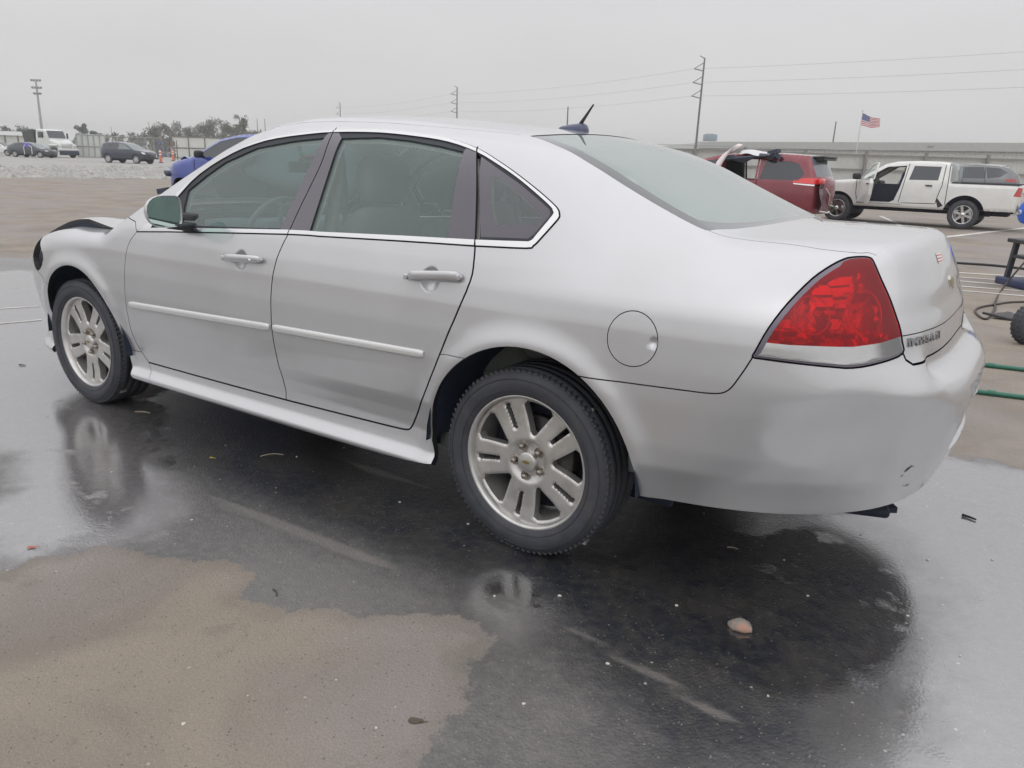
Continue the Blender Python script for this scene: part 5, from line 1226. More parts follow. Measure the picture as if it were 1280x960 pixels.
# ---- wrecked red minivan
red = mat('dark_red_paint', (.20, .022, .035), .28, .3, coat=1, noise=.08, nscale=3)
c_ = dpt(1034, 18.2)
h_ = head_(1000, 16)
mv_prof = [(3.75, .35, 'b'), (3.93, .60, 'b'), (3.85, .85, 'b'), (3.3, 1.03, 'b'), (2.95, 1.10, 'g'), (2.1, 1.58, 'b'), (1.6, 1.70, 'b'), (.9, 1.76, 'b'), (0, 1.76, 'b'), (-.78, 1.72, 'h'), (-1.02, 1.22, 'b'), (-1.12, 1.12, 'b'), (-1.15, .90, 'b'), (-1.10, .55, 'b'), (-1.02, .32, 'b')]
mv = vehicle('minivan', 'dark red wrecked minivan with a torn out side window and hanging airbag', 'van', (c_[0] + 1.13 * math.cos(h_) + .92 * math.sin(-h_) * -1 * 0, c_[1] + .85, 0), h_, mv_prof, 1.08, .985,
    [('quarter_window', [(-.62, 1.12), (-.72, 1.30), (-.55, 1.52), (-.36, 1.58), (.30, 1.60), (.42, 1.12)], dark_glass), ('front_window', [(1.50, 1.10), (1.50, 1.60), (2.0, 1.54), (2.65, 1.18), (2.65, 1.10)], dark_glass)],
    red, tum=.30, wheels=[(0, .40, .34), (3.03, .40, .34)], r=.34, gaps=[[(.46, 1.66), (.46, .42)], [(1.44, 1.66), (1.44, .42)]],
    holes=[[(.52, 1.10), (.52, 1.62), (1.38, 1.62), (1.38, 1.10)]], glassm=mat('minivan_rear_glass', (.16, .17, .19), .1, spec=1), taper=(.9, .35), endn=2.8, step=.07, bulge=.14,
    lights=[('tail_light', [(-1.12, 1.04), (-1.10, 1.19), (-.82, 1.20), (-.48, 1.14), (-.48, 1.07), (-.85, 1.06)], mat('minivan_tail_lamp', (.72, .03, .03), .2, coat=1)), ('reflector_strip', [(-1.12, 1.0), (-1.12, 1.035), (-.5, 1.06), (-.5, 1.035)], M['reflector'])])
for yy, sgn in ((-.72, 1),):
    mb = MB(); mb.box((-1.14, yy, 1.12), (.10, .36, .14), bev=.04); fixn(mb.build('tail_light', mat('minivan_tail_lamp_end', (.72, .03, .03), .2, coat=1), mv))
mb = MB(); mb.box((-.93, 0, 1.70), (.36, 1.30, .045), ry=.05, bev=.02); mb.box((-1.0, 0, 1.655), (.20, 1.24, .05), bev=.02); fixn(mb.build('spoiler', M['black'], mv))
mv.scale = (.92, -.92, .935)
# crushed rear corner
mb = MB(); rr_ = random.Random(4)
g_ = [[(-1.18 + rr_.uniform(-.05, .07) - .05 * math.sin(i), -.90 + j * .16 + rr_.uniform(-.03, .03), .42 + i * .13) for j in range(7)] for i in range(6)]
mb.ring(g_, False, False, False); mb.build('crushed_bumper', pm('torn_plastic', (.10, .045, .06), .35, noise=.4, nscale=9), mv)
mb = MB(); mb.tube([(-1.22, -.55, .95), (-1.27, -.3, .8), (-1.24, -.2, .55), (-1.3, .1, .5)], .012, 5); mb.tube([(-1.2, -.8, .40), (-1.32, -.5, .36), (-1.25, -.1, .38)], .02, 5); mb.build('hanging_wire', M['white_plastic'], mv)
# peeled roof edge, curtain airbag
mb = MB(); rings = []
for t in np.linspace(0, 1, 16):
    x_ = 1.62 - .62 * t; z_ = 1.12 + .73 * math.sin(min(1, t * 1.25) * math.pi / 2) ** .9; w_ = .24 + .16 * math.sin(t * 2.6)
    rings.append([(x_ + .10 * t + a * w_ * .45, -1.06 + .22 * t + .06 * b_, z_ - a * w_ * .35) for a, b_ in ((-1, 0), (-.5, 1), (.5, 1), (1, 0), (.5, -1), (-.5, -1))])
mb.ring(rings); fixn(mb.build('curtain_airbag', pm('airbag_cloth', (.86, .78, .78), .9, noise=.08, nscale=10), mv))
mb = MB(); rings = []
for t in np.linspace(0, 1, 12):
    x_ = 1.0 - .78 * t; rings.append([(x_, -.92 + .05 * math.sin(9 * t), 1.72 + .03 * math.sin(7 * t)), (x_, -.78, 1.82 + .03 * math.sin(5 * t)), (x_, -.58, 1.80)])
mb.ring(rings, False, False); mb.build('peeled_roof_edge', pm('airbag_cloth2', (.66, .66, .66), .8), mv)
mb = MB(); rings = []
for t in np.linspace(0, 1, 18):
    x_ = 1.45 - 1.35 * t; q = .05 * math.sin(11 * t) ; rings.append([(x_, -.92 + q * .5, 1.50 + q + .16 * t), (x_, -1.0 + q, 1.58 + .14 * t), (x_, -.86, 1.66 + .10 * t + q * .5), (x_, -.80, 1.58 + .1 * t)])
mb.ring(rings, True, True, False); mb.box((.13, -.80, 1.80), (.30, .16, .09), rz=.3, ry=.2); mb.box((.0, -.86, 1.70), (.20, .08, .10), ry=-.6); fixn(mb.build('torn_lining', pm('torn_dark', (.05, .06, .085), .8, noise=.4, nscale=20), mv))
# ---- blue wrecked crossover beyond the hood
blue = mat('blue_paint', (.055, .085, .34), .28, .35, coat=1, noise=.06, nscale=4)
h_ = head_(250, 46); c_ = dpt(199, 17.0)
bl_prof = [(3.30, .55, 'b'), (3.42, .80, 'b'), (3.25, .99, 'b'), (2.75, 1.10, 'b'), (2.45, 1.16, 'g'), (1.75, 1.55, 'b'), (1.3, 1.64, 'b'), (.6, 1.68, 'b'), (-.3, 1.64, 'b'), (-.7, 1.56, 'h'), (-1.0, 1.2, 'b'), (-1.05, .9, 'b'), (-1.0, .5, 'b'), (-.9, .36, 'b'), (2.4, .34, 'b'), (2.6, .55, 'b')]
off = np.array([math.cos(h_), math.sin(h_)]) * -3.3
lat = np.array([-math.sin(h_), math.cos(h_)]) * -.9
bl = vehicle('crossover', 'blue crossover with its front end smashed in, beyond the open hood', 'car', (c_[0] + off[0] + lat[0], c_[1] + off[1] + lat[1], 0), h_, bl_prof, 1.15, .92,
    [('side_window', [(2.28, 1.19), (1.72, 1.50), (1.3, 1.585), (1.08, 1.60), (1.02, 1.18)], dark_glass), ('side_window', [(.95, 1.18), (1.0, 1.60), (.25, 1.60), (.1, 1.18)], dark_glass), ('quarter_window', [(.02, 1.2), (.14, 1.59), (-.45, 1.54), (-.62, 1.35)], dark_glass)],
    blue, wheels=[(0, .39, .35), (2.72, .40, .35)], r=.34, gaps=[[(1.05, 1.60), (.98, 1.18), (.95, .42)], [(.17, 1.60), (.05, .6)], [(2.30, 1.12), (2.25, .45)]], step=.07)
for sd in (-1, 1):
    mb = MB(); mb.box((2.02, sd * 1.03, 1.24), (.13, .20, .15), bev=.05); mb.tube([(2.05, sd * .86, 1.18), (2.03, sd * .98, 1.2)], .025); fixn(mb.build('side_mirror', M['black'], bl))
mb = MB(); rr_ = random.Random(9)
for i in range(16): mb.box((3.36 + rr_.uniform(-.12, .18), rr_.uniform(-.8, .8), rr_.uniform(.32, .82)), (rr_.uniform(.1, .35), rr_.uniform(.1, .4), rr_.uniform(.05, .22)), rz=rr_.uniform(-1, 1), ry=rr_.uniform(-1, 1))
mb.build('crushed_front', pm('torn_dark', (.05, .06, .085), .8), bl)
mb = MB(); g_ = [[(2.6 + i * .14, -.80 + j * .22, 1.14 + .10 * math.sin(i * 1.3) * (1 if j % 2 else .6) - .05 * i) for j in range(8)] for i in range(6)]
mb.ring(g_, False, False, False); mb.build('crumpled_hood', pm('pale_blue_paint', (.30, .38, .62), .3, .2), bl)
# ---- far vehicles on the left
SUVP = [(a - .0, b_, k) for a, b_, k in cx_prof]
navy = mat('dark_navy_paint', (.020, .028, .050), .25, .2, coat=1); dgr = mat('dark_grey_paint', (.035, .045, .055), .3, .2, coat=1); wcar = mat('white_car_paint', (.72, .72, .72), .3, coat=1)
c_ = dpt(160, 66); h_ = head_(160, 40, True, True)
s2 = vehicle('suv', 'dark blue suv parked alone on the gravel in front of the chain link panels', 'car', (c_[0] - 1.2 * math.cos(h_), c_[1] - 1.2 * math.sin(h_), 0), h_, cx_prof, 1.10, .90, cx_w, navy, wheels=[(0, .40, .35), (2.7, .40, .35)], r=.35, step=.12, glassm=light_glass, lights=[('headlight', [(3.30, .78), (3.50, .76), (3.42, .90), (3.2, .93)], M['reflector'])], rimm=M['chrome'])
mb = MB(); mb.box((3.55, 0, .72), (.10, .9, .16), bev=.03); mb.box((3.60, 0, .45), (.08, 1.4, .12), bev=.03); mb.build('grille', M['black'], s2)
sd_prof = [(3.5, .32, 'b'), (3.62, .55, 'b'), (3.5, .74, 'b'), (2.9, .86, 'b'), (2.5, .94, 'g'), (1.65, 1.36, 'b'), (1.2, 1.44, 'b'), (.5, 1.45, 'b'), (0, 1.40, 'h'), (-.75, 1.08, 'b'), (-1.05, 1.02, 'b'), (-1.12, .7, 'b'), (-1.05, .35, 'b')]
sd_w = [('side_window', [(2.2, .98), (1.55, 1.32), (1.1, 1.38), (1.1, .97)], dark_glass), ('side_window', [(1.05, .97), (1.05, 1.385), (.4, 1.385), (.0, 1.2), (0, .98)], dark_glass)]
c_ = dpt(41, 79); h_ = head_(41, 38, True, True)
s3 = vehicle('sedan', 'dark grey sedan with mismatched pale door frame, parked left of the white truck', 'car', (c_[0] - 1.2 * math.cos(h_), c_[1] - 1.2 * math.sin(h_), 0), h_, sd_prof, .98, .88, sd_w, dgr, wheels=[(0, .36, .32), (2.7, .36, .32)], r=.32, step=.14, glassm=light_glass, lights=[('headlight', [(3.30, .62), (3.52, .60), (3.45, .72), (3.2, .76)], M['reflector'])])
mb = MB(); mb.tube([(1.15, -.93, .3), (1.12, -.93, .95), (1.25, -.75, 1.38), (1.9, -.85, 1.0), (1.95, -.93, .35)], .035, 5); mb.build('pale_door_frame', M['white_plastic'], s3)
mb = MB(); mb.box((1.3, -.80, 1.15), (.6, .06, .40), bev=.02); mb.build('purple_cover', pm('purple_cloth', (.16, .12, .55), .8), s3)
c_ = dpt(3, 84); h_ = head_(3, 30, True, True)
s4 = vehicle('sedan', 'white sedan cut off by the left edge of the photo', 'car', (c_[0] - 1.6 * math.cos(h_), c_[1] - 1.6 * math.sin(h_), 0), h_, sd_prof, .98, .88, sd_w, wcar, wheels=[(0, .36, .32), (2.7, .36, .32)], r=.32, step=.14)
# ---- white heavy truck
c_ = dpt(76, 84); h_ = head_(75, 60, True, True)
tk = empty('dump_truck', (c_[0], c_[1], 0), h_, 'white heavy truck with long hood facing the camera near the fence', 'truck')
def boxy(name, m_, parent, *bs):
    mb = MB()
    for b_ in bs: mb.box(b_[0], b_[1], bev=b_[2] if len(b_) > 2 else 0, ry=b_[3] if len(b_) > 3 else 0)
    return fixn(mb.build(name, m_, parent))
tw = mat('truck_white_paint', (.66, .69, .66), .4, coat=.5)
mb = MB(); rings = []
for x_, w_, zt in ((-2.3, 1.05, 2.75), (-2.2, 1.08, 2.82), (-1.1, 1.08, 2.82), (-.55, 1.05, 2.70), (-.15, 1.0, 1.95)):
    rings.append([(x_, -w_, .9), (x_, -w_, 1.9), (x_, -w_ * .93, zt - .08), (x_, -w_ * .8, zt), (x_, w_ * .8, zt), (x_, w_ * .93, zt - .08), (x_, w_, 1.9), (x_, w_, .9)])
mb.ring(rings, True, True, False); fixn(mb.build('cab', tw, tk))
for sd in (-1, 1):
    boxy('side_window', dark_glass, tk, ((-1.35, sd * 1.06, 2.25), (.95, .06, .62), .02)); boxy('side_mirror', M['black'], tk, ((-.55, sd * 1.32, 2.2), (.1, .16, .55), .03))
mb = MB(); mb.add([(-.10, -.90, 1.98), (-.10, .90, 1.98), (-.50, .88, 2.68), (-.50, -.88, 2.68)], [(0, 1, 2, 3)], False); mb.build('windshield', dark_glass, tk)
mb = MB(); rings = []
for x_, w_, zt, zb_ in ((-.15, .98, 1.93, 1.0), (.6, .92, 1.80, .95), (1.25, .80, 1.62, .95), (1.42, .72, 1.45, .9)):
    rings.append([(x_, -w_, zb_), (x_, -w_, zt - .25), (x_, -w_ * .75, zt), (x_, w_ * .75, zt), (x_, w_, zt - .25), (x_, w_, zb_)])
mb.ring(rings, True, True, False); fixn(mb.build('hood', tw, tk))
boxy('grille', M['chrome'], tk, ((1.44, 0, 1.18), (.06, 1.0, .50), .03)); boxy('front_bumper', M['chrome'], tk, ((1.55, 0, .78), (.20, 2.2, .30), .05)); boxy('plow_mount', M['liner'], tk, ((1.75, 0, .50), (.25, 2.0, .42), .05))
boxy('fender', tw, tk, ((.55, -.98, 1.22), (1.25, .34, .18), .08), ((.55, .98, 1.22), (1.25, .34, .18), .08))
mb = MB(); mb.ring([[(-2.5, -1.1, 1.25), (-2.5, -1.2, 2.75), (-2.5, 1.2, 2.75), (-2.5, 1.1, 1.25)], [(-4.4, -1.1, 1.25), (-4.6, -1.2, 2.55), (-4.6, 1.2, 2.55), (-4.4, 1.1, 1.25)]], True, True, False); fixn(mb.build('dump_bed', pm('dark_bed', (.06, .065, .06), .6), tk))
boxy('chassis', M['under'], tk, ((-1.8, 0, .85), (6.0, .9, .25)))
for x_ in (.6, -3.3, -4.4):
    for sd in (-1, 1): vehicle_wheel(tk, x_, sd * 1.02, .52, .30, rimm=M['white_plastic'], spokes=5, sd=sd)
# ================= fences, buildings, poles, trees =================
def metal(name, c, n_=.05, r_=.45): return mat(name, c, r_, .0, noise=n_, nscale=2.5, dirt=((c[0] * .7, c[1] * .68, c[2] * .64), .25, 1.2))
wallm = metal('pale_metal_panel', (.52, .53, .50)); roofm = metal('grey_metal_roof', (.42, .43, .41)); postm = metal('galvanised_post', (.24, .235, .22)); whitem = metal('white_metal_panel', (.62, .63, .59)); brownm = metal('brown_post', (.16, .14, .12))
def corrug(p0, p1, z0, z1, pitch, depth, mb, th_=.0):
    """ribbed sheet wall between two ground points"""
    p0, p1 = np.array(p0[:2]), np.array(p1[:2]); L_ = np.linalg.norm(p1 - p0); d = (p1 - p0) / L_; n = np.array([-d[1], d[0]])
    k = int(L_ / pitch); lo, hi = [], []
    for i in range(k + 1):
        for t_, h in ((0, 0), (.55, 0), (.65, 1), (.9, 1)):
            s_ = min(L_, (i + t_) * pitch); q = p0 + d * s_ + n * depth * h; lo.append((q[0], q[1], z0)); hi.append((q[0], q[1], z1))
            if (i + t_) * pitch >= L_: break
    mb.ring([lo, hi], False, False, False); return mb
D = np.array([fwd[0], fwd[1]]); D /= np.linalg.norm(D); Rr = np.array([D[1], -D[0]])
# right hand fence, seen behind the minivan and the pickup
fA, fB = dpt(820, 52), dpt(1420, 52)
fr = empty('metal_fence', (0, 0, 0), 0, 'long grey metal panel fence with rails behind the pickup and minivan', 'fence')
mb = MB(); corrug(fA + [*(D * .12), 0], fB + [*(D * .12), 0], .02, 2.22, .30, .012, mb); mb.build('panel', wallm, fr)
for z_ in (2.25, 1.32, .35):
    mb = MB(); mb.box(tuple((fA[:2] + fB[:2]) / 2) + (z_,), (np.linalg.norm(fB - fA), .08, .10), rz=math.atan2(fB[1] - fA[1], fB[0] - fA[0])); mb.build('rail', postm, fr)
for px in (868, 930, 1006, 1082, 1157, 1235, 1315):
    q = dpt(px, 51.9); mb = MB(); mb.box((q[0], q[1], 1.22), (.16, .16, 2.44), rz=math.atan2(Rr[1], Rr[0])); mb.box((q[0], q[1], 2.47), (.20, .20, .05), rz=math.atan2(Rr[1], Rr[0])); mb.build('post', postm, fr)
mb = MB()
pts_ = [dpt(820 + 20 * i, 52) for i in range(31)]
mb.tube([(q[0], q[1], 2.52) for q in pts_], .012, 4); mb.build('top_wire', postm, fr)
# warehouse
wh = empty('warehouse', (0, 0, 0), 0, 'very long low grey warehouse roofline behind the right hand fence', 'building')
wA, wB = dpt(872, 168), dpt(1480, 105); wC = wB[:2] + D * 60; wD = wA[:2] + D * 60
mb = MB(); corrug(wA, wB, 0, 5.7, .6, .06, mb); mb.add([(wA[0], wA[1], 0), (wA[0], wA[1], 5.7), (wD[0], wD[1], 5.7), (wD[0], wD[1], 0)], [(0, 1, 2, 3)], False); mb.build('wall', wallm, wh)
mb = MB(); ww = wB[:2] - wA[:2]; wn = np.array([-ww[1], ww[0]]); wn /= np.linalg.norm(wn)
if wn @ D < 0: wn = -wn
r0, r1 = wA[:2] - wn * .5, wB[:2] - wn * .5
mb.ring([[(r0[0], r0[1], 4.6), (r1[0], r1[1], 4.6)], [(r0[0], r0[1], 5.9), (r1[0], r1[1], 5.9)], [(r0[0] + wn[0] * 40, r0[1] + wn[1] * 40, 6.4), (r1[0] + wn[0] * 40, r1[1] + wn[1] * 40, 6.4)]], False, False, False); mb.build('roof', roofm, wh)
lowA, lowB = dpt(846, 166), dpt(872, 165)
mb = MB(); corrug(lowA, lowB, 0, 4.4, .6, .06, mb); mb.add([(lowA[0], lowA[1], 4.4), (lowB[0], lowB[1], 4.4), (lowB[0] + D[0] * 30, lowB[1] + D[1] * 30, 4.6), (lowA[0] + D[0] * 30, lowA[1] + D[1] * 30, 4.6)], [(0, 1, 2, 3)], False); mb.build('low_wing', wallm, wh)
q = dpt(885, 172); mb = MB(); mb.box((q[0], q[1], 6.9), (2.5, 2.5, 1.35), rz=math.atan2(Rr[1], Rr[0]), bev=.08); mb.box((q[0], q[1], 7.62), (1.6, 1.6, .15)); mb.build('rooftop_unit', metal('blue_grey_unit', (.25, .31, .36)), wh)
q = dpt(1160, 122); mb = MB(); mb.box((q[0], q[1], 4.95), (.8, .4, .35)); mb.tube([(q[0], q[1], 4.9), (q[0] + .6, q[1], 5.2)], .06); mb.build('wall_lamp', postm, wh)
# flag
fl = dpt(1069, 70); ft = empty('flagpole', (fl[0], fl[1], 0), 0, 'thin pale flagpole rising behind the warehouse fence', 'flagpole')
mb = MB(); mb.tube([(0, 0, 0), (.0, 0, 3.3), (.05, 0, 6.15)], [.05, .045, .03], 8); mb.build('pole', metal('white_pole', (.6, .6, .58)), ft); mb = MB(); mb.lathe([(.001, .06), (.05, .03), (.05, -.02), (.001, -.05)], 10, (.05, 0, 6.2), 'z'); mb.build('finial', M['gold'], ft)
mb = MB(); fm_ = [pm('flag_red', (.50, .05, .07), .8), pm('flag_white', (.74, .74, .74), .8), pm('flag_blue', (.09, .11, .26), .8)]
nc, nr = 26, 13; gx_ = []
def fpt(i, j):
    u_ = i / nc * 1.72; v_ = j / nr * 1.02; wv = .09 * math.sin(u_ * 5.2 + v_ * 1.2) * min(1, u_ * 2)
    p_ = fl[:2] + Rr * (.05 + u_ * .94 + wv * .15 + .03 * v_) + D * wv; return (p_[0], p_[1], 6.05 - v_ * (1 - .18 * u_) - .46 * u_ + .12 * u_ * u_ + .03 * math.sin(u_ * 5.2))
vs = [fpt(i, j) for i in range(nc + 1) for j in range(nr + 1)]
fcs_ = {0: [], 1: [], 2: []}
for i in range(nc):
    for j in range(nr):
        f = (i * (nr + 1) + j, (i + 1) * (nr + 1) + j, (i + 1) * (nr + 1) + j + 1, i * (nr + 1) + j + 1)
        fcs_[2 if i < nc * .4 and j < 7 else (0 if j % 2 == 0 else 1)].append(f)
for k in range(3): mb.mat(fm_[k]); mb.add(vs, fcs_[k], True)
mb.mat(fm_[1])
for jy in range(9):
    for ix_ in range(6 if jy % 2 == 0 else 5):
        a = np.array(fpt((ix_ + (.5 if jy % 2 == 0 else 1.0)) * nc * .4 / 6, (jy + .7) * 7 / 10)); a[:2] -= D * .012
        st = []
        for s5 in range(10):
            ra = .022 if s5 % 2 == 0 else .009; an_ = math.pi / 2 + s5 * math.pi / 5; o_ = Rr * ra * math.cos(an_); st.append((a[0] + o_[0], a[1] + o_[1], a[2] + ra * math.sin(an_)))
        mb.add(st, [list(range(10))], False)
tag(mb.build('flag', None), 'United States flag blowing to the right above the warehouse', 'flag')
# ---- power poles and lines
woodm = mat('weathered_wood', (.13, .12, .11), .9, noise=.2, nscale=3)
def pole(px, d, h, label, group=None, arms=True, r_=.25, lean=0):
    q = dpt(px, d); root = empty('power_pole', (q[0], q[1], 0), 0, label, 'power pole', group)
    mb = MB(); mb.tube([(0, 0, 0), (lean * .4, 0, h * .5), (lean, 0, h)], [r_, r_ * .8, r_ * .6], 8); mb.build('shaft', woodm, root); tips = []
    if arms:
        for k in range(3):
            z_ = h - 1.9 - k * 2.35; tip = np.array([-Rr[0] * 1.75, -Rr[1] * 1.75]); b0_ = np.array([lean * (z_ / h), 0])
            mb = MB(); mb.tube([(b0_[0], 0, z_ + 1.1), (tip[0] + b0_[0], tip[1], z_)], .07, 5); mb.tube([(b0_[0], 0, z_ - .35), (tip[0] + b0_[0], tip[1], z_)], .09, 5); mb.build('insulator_arm', woodm, root)
            tips.append((q[0] + tip[0] + b0_[0], q[1] + tip[1], z_))
        mb = MB(); mb.tube([(lean, 0, h - .1), (lean - Rr[0] * .9, -Rr[1] * .9, h + .35)], .08, 5); mb.build('top_bracket', woodm, root)
    return tips
tA = pole(868, 150, 20.0, 'tallest power pole, rising left of the rooftop unit', lean=.25)
tB = pole(570.5, 232, 20.4, 'middle power pole standing just above the sedan roof')
tC = pole(427, 330, 21.0, 'small distant power pole above the front of the sedan roof')
pole(1037.5, 200, 12.6, 'short bare power pole left of the flag', arms=False, r_=.24, lean=.25)
for px, d, h, lb in ((190, 300, 10.5, 'thin utility pole above the chain link panels'), (143, 330, 9.0, 'thin short utility pole right of the dark round tree'), (207, 340, 10, 'thin utility pole at the left end of the brown thicket'), (247, 300, 9.5, 'thin utility pole in the middle of the brown thicket'), (324, 260, 11.2, 'left one of two utility poles right of the tall pine'), (333.5, 260, 11.2, 'right one of two utility poles beside the sedan roof'), (707, 130, 9.6, 'stub of a utility pole in front of the roof antenna')):
    pole(px, d, h, lb, arms=False, r_=.16)
nxt = 2 * np.array(tA[0]) - np.array(tB[0]); sh = np.array(nxt) - np.array(tA[0])
wirem = pm('wire_grey', (.38, .38, .39), .6)
for k in range(3):
    a, b_, c3 = np.array(tA[k]), np.array(tB[k]), np.array(tC[k])
    right = dpt(1700, 92, a[2] + .6)
    for p_, q_, sg, nm in ((a, right, .6, 'between the tallest pole and the right edge'), (a, b_, 1.0, 'between the tallest and the middle pole'), (b_, c3, 1.0, 'between the middle and the farthest pole')):
        mb = MB(); mb.tube([tuple(p_ + (q_ - p_) * t_ - np.array([0, 0, sg * 4 * t_ * (1 - t_)])) for t_ in np.linspace(0, 1, 24)], .022, 4)
        tag(mb.build('power_line', wirem), ('upper', 'middle', 'lower')[k] + ' power line ' + nm, 'power line', 'power lines')
# ---- light mast
q = dpt(57, 190); lm = empty('light_mast', (q[0], q[1], 0), 0, 'tall stadium light mast above the white truck', 'light mast')
mb = MB(); mb.tube([(0, 0, 0), (0, 0, 8), (0, 0, 15.2)], [.36, .28, .18], 10); mb.build('shaft', metal('mast_metal', (.30, .31, .31)), lm)
for z_, w_ in ((15.3, 2.0), (13.7, 2.0), (12.4, 1.5)):
    mb = MB(); mb.box((0, 0, z_), (w_, .12, .12), rz=math.atan2(Rr[1], Rr[0]))
    for s_ in np.linspace(-.5, .5, 4): p_ = Rr * w_ * s_; mb.lathe([(.001, -.2), (.22, -.15), (.28, .25), (.001, .28)], 10, (p_[0], p_[1], z_ + .15), 'z')
    mb.build('floodlight_bank', metal('lamp_metal', (.20, .21, .21)), lm)
# ---- left: long shed, mesh panels, racks, white fence
sh_ = empty('storage_shed', (0, 0, 0), 0, 'long white low shed behind the parked cars at far left', 'building')
a, b_ = dpt(-60, 96), dpt(53, 98)
mb = MB(); corrug(a, b_, 0, 2.15, .5, .05, mb); mb.build('wall', whitem, sh_)
mb = MB(); mb.ring([[(a[0], a[1], 2.15), (b_[0], b_[1], 2.15)], [(a[0] - D[0] * .3, a[1] - D[1] * .3, 2.2), (b_[0] - D[0] * .3, b_[1] - D[1] * .3, 2.2)], [(a[0] + D[0] * 6, a[1] + D[1] * 6, 2.75), (b_[0] + D[0] * 6, b_[1] + D[1] * 6, 2.75)]], False, False, False); mb.build('roof', roofm, sh_)
for k, px in enumerate((-40, -8, 10, 26, 44)):
    q = dpt(px, 95.6); mb = MB(); mb.box((q[0], q[1], 1.1), (.14, .14, 2.2)); mb.build('post', brownm, sh_)
mp = empty('mesh_fence', (0, 0, 0), 0, 'row of pale framed mesh panels between the truck and the dark suv', 'fence')
def framed(root, px0, px1, d, z1, n, infill, fm2, mesh=False, nm='panel'):
    for i in range(n):
        a, b_ = dpt(px0 + (px1 - px0) * i / n, d), dpt(px0 + (px1 - px0) * (i + 1) / n - .25, d)
        mb = MB().mat(fm2)
        for (p_, q_) in (((a[0], a[1], .05), (a[0], a[1], z1)), ((b_[0], b_[1], .05), (b_[0], b_[1], z1)), ((a[0], a[1], z1), (b_[0], b_[1], z1)), ((a[0], a[1], z1 * .5), (b_[0], b_[1], z1 * .5)), ((a[0], a[1], .1), (b_[0], b_[1], .1))): mb.tube([p_, q_], .055, 4)
        if mesh:
            for t_ in np.linspace(.12, .88, 6): q = a + (b_ - a) * t_; mb.tube([(q[0], q[1], .1), (q[0], q[1], z1)], .02, 3)
            mb.tube([(a[0], a[1], .1), (b_[0], b_[1], z1)], .03, 3)
        mb.mat(infill)
        if infill is not None and not mesh: q0, q1 = a[:2] + D * .06, b_[:2] + D * .06; mb.add([(q0[0], q0[1], .08), (q1[0], q1[1], .08), (q1[0], q1[1], z1), (q0[0], q0[1], z1)], [(0, 1, 2, 3)], False)
        mb.build(nm, None, root)
framed(mp, 98, 134, 88, 2.45, 5, whitem, metal('pale_frame', (.40, .42, .40)))
framed(mp, 134, 204, 100, 2.45, 7, None, metal('grey_frame', (.27, .28, .26)), True)
wf_ = empty('panel_fence', (0, 0, 0), 0, 'white panel fence with brown frames left of the blue crossover', 'fence')
framed(wf_, 217, 420, 105, 2.75, 10, whitem, brownm)
q = dpt(208, 92); rk = empty('storage_rack', (q[0], q[1], 0), math.atan2(Rr[1], Rr[0]), 'metal storage rack stacked with blue grey bins behind the orange posts', 'rack')
for sx_ in (-1.0, 1.0):
    for sy_ in (0, .8): mb = MB(); mb.box((sx_, sy_, 1.1), (.08, .08, 2.2)); mb.build('upright', brownm, rk)
for z_ in (.3, .95, 1.6): mb = MB(); mb.box((0, .4, z_), (2.1, .85, .06)); mb.build('shelf', brownm, rk)
binm = [metal('bin_blue', (.16, .20, .30)), metal('bin_grey', (.30, .31, .33)), metal('bin_brown', (.20, .16, .13))]
r3 = random.Random(3)
for i, z_ in enumerate((.33, .98, 1.63)):
    for j in range(4):
        mb = MB(); mb.ring([[(-.8 + j * .5 - .18, .12, z_ + .01), (-.8 + j * .5 + .18, .12, z_ + .01), (-.8 + j * .5 + .18, .6, z_ + .01), (-.8 + j * .5 - .18, .6, z_ + .01)], [(-.8 + j * .5 - .22, .08, z_ + .40), (-.8 + j * .5 + .22, .08, z_ + .40), (-.8 + j * .5 + .22, .66, z_ + .40), (-.8 + j * .5 - .22, .66, z_ + .40)]], True, True, False)
        o = fixn(mb.build('storage_bin', binm[r3.choice((0, 0, 1, 2))])); o.parent = None; o.matrix_world = Matrix.Translation(rk.location) @ Matrix.Rotation(math.atan2(Rr[1], Rr[0]), 4, 'Z'); tag(o, 'small plastic bin standing on the far storage rack', 'bin', 'bins on the far storage rack')
orm = pm('orange_plastic', (.62, .17, .12), .6)
for px, lb in ((201, 'left orange post, taller, beside the dark suv'), (216.5, 'right orange post, next to the white fence corner')):
    q = dpt(px, 72 if px < 210 else 84); r0_ = empty('delineator_post', (q[0], q[1], 0), 0, lb, 'traffic post', 'orange posts by the fence')
    mb = MB(); mb.lathe([(.24, 0), (.22, .05), (.12, .08)], 12, axis='z'); mb.build('base', M['black'], r0_); mb = MB(); mb.lathe([(.12, .08), (.10, .6), (.085, 1.15), (.001, 1.18)], 12, axis='z'); mb.build('tube', orm, r0_)
    for z_ in (.7, .95): mb = MB(); mb.lathe([(.102, z_), (.102, z_ + .10)], 12, axis='z'); mb.build('white_band', M['sticker_white'], r0_)
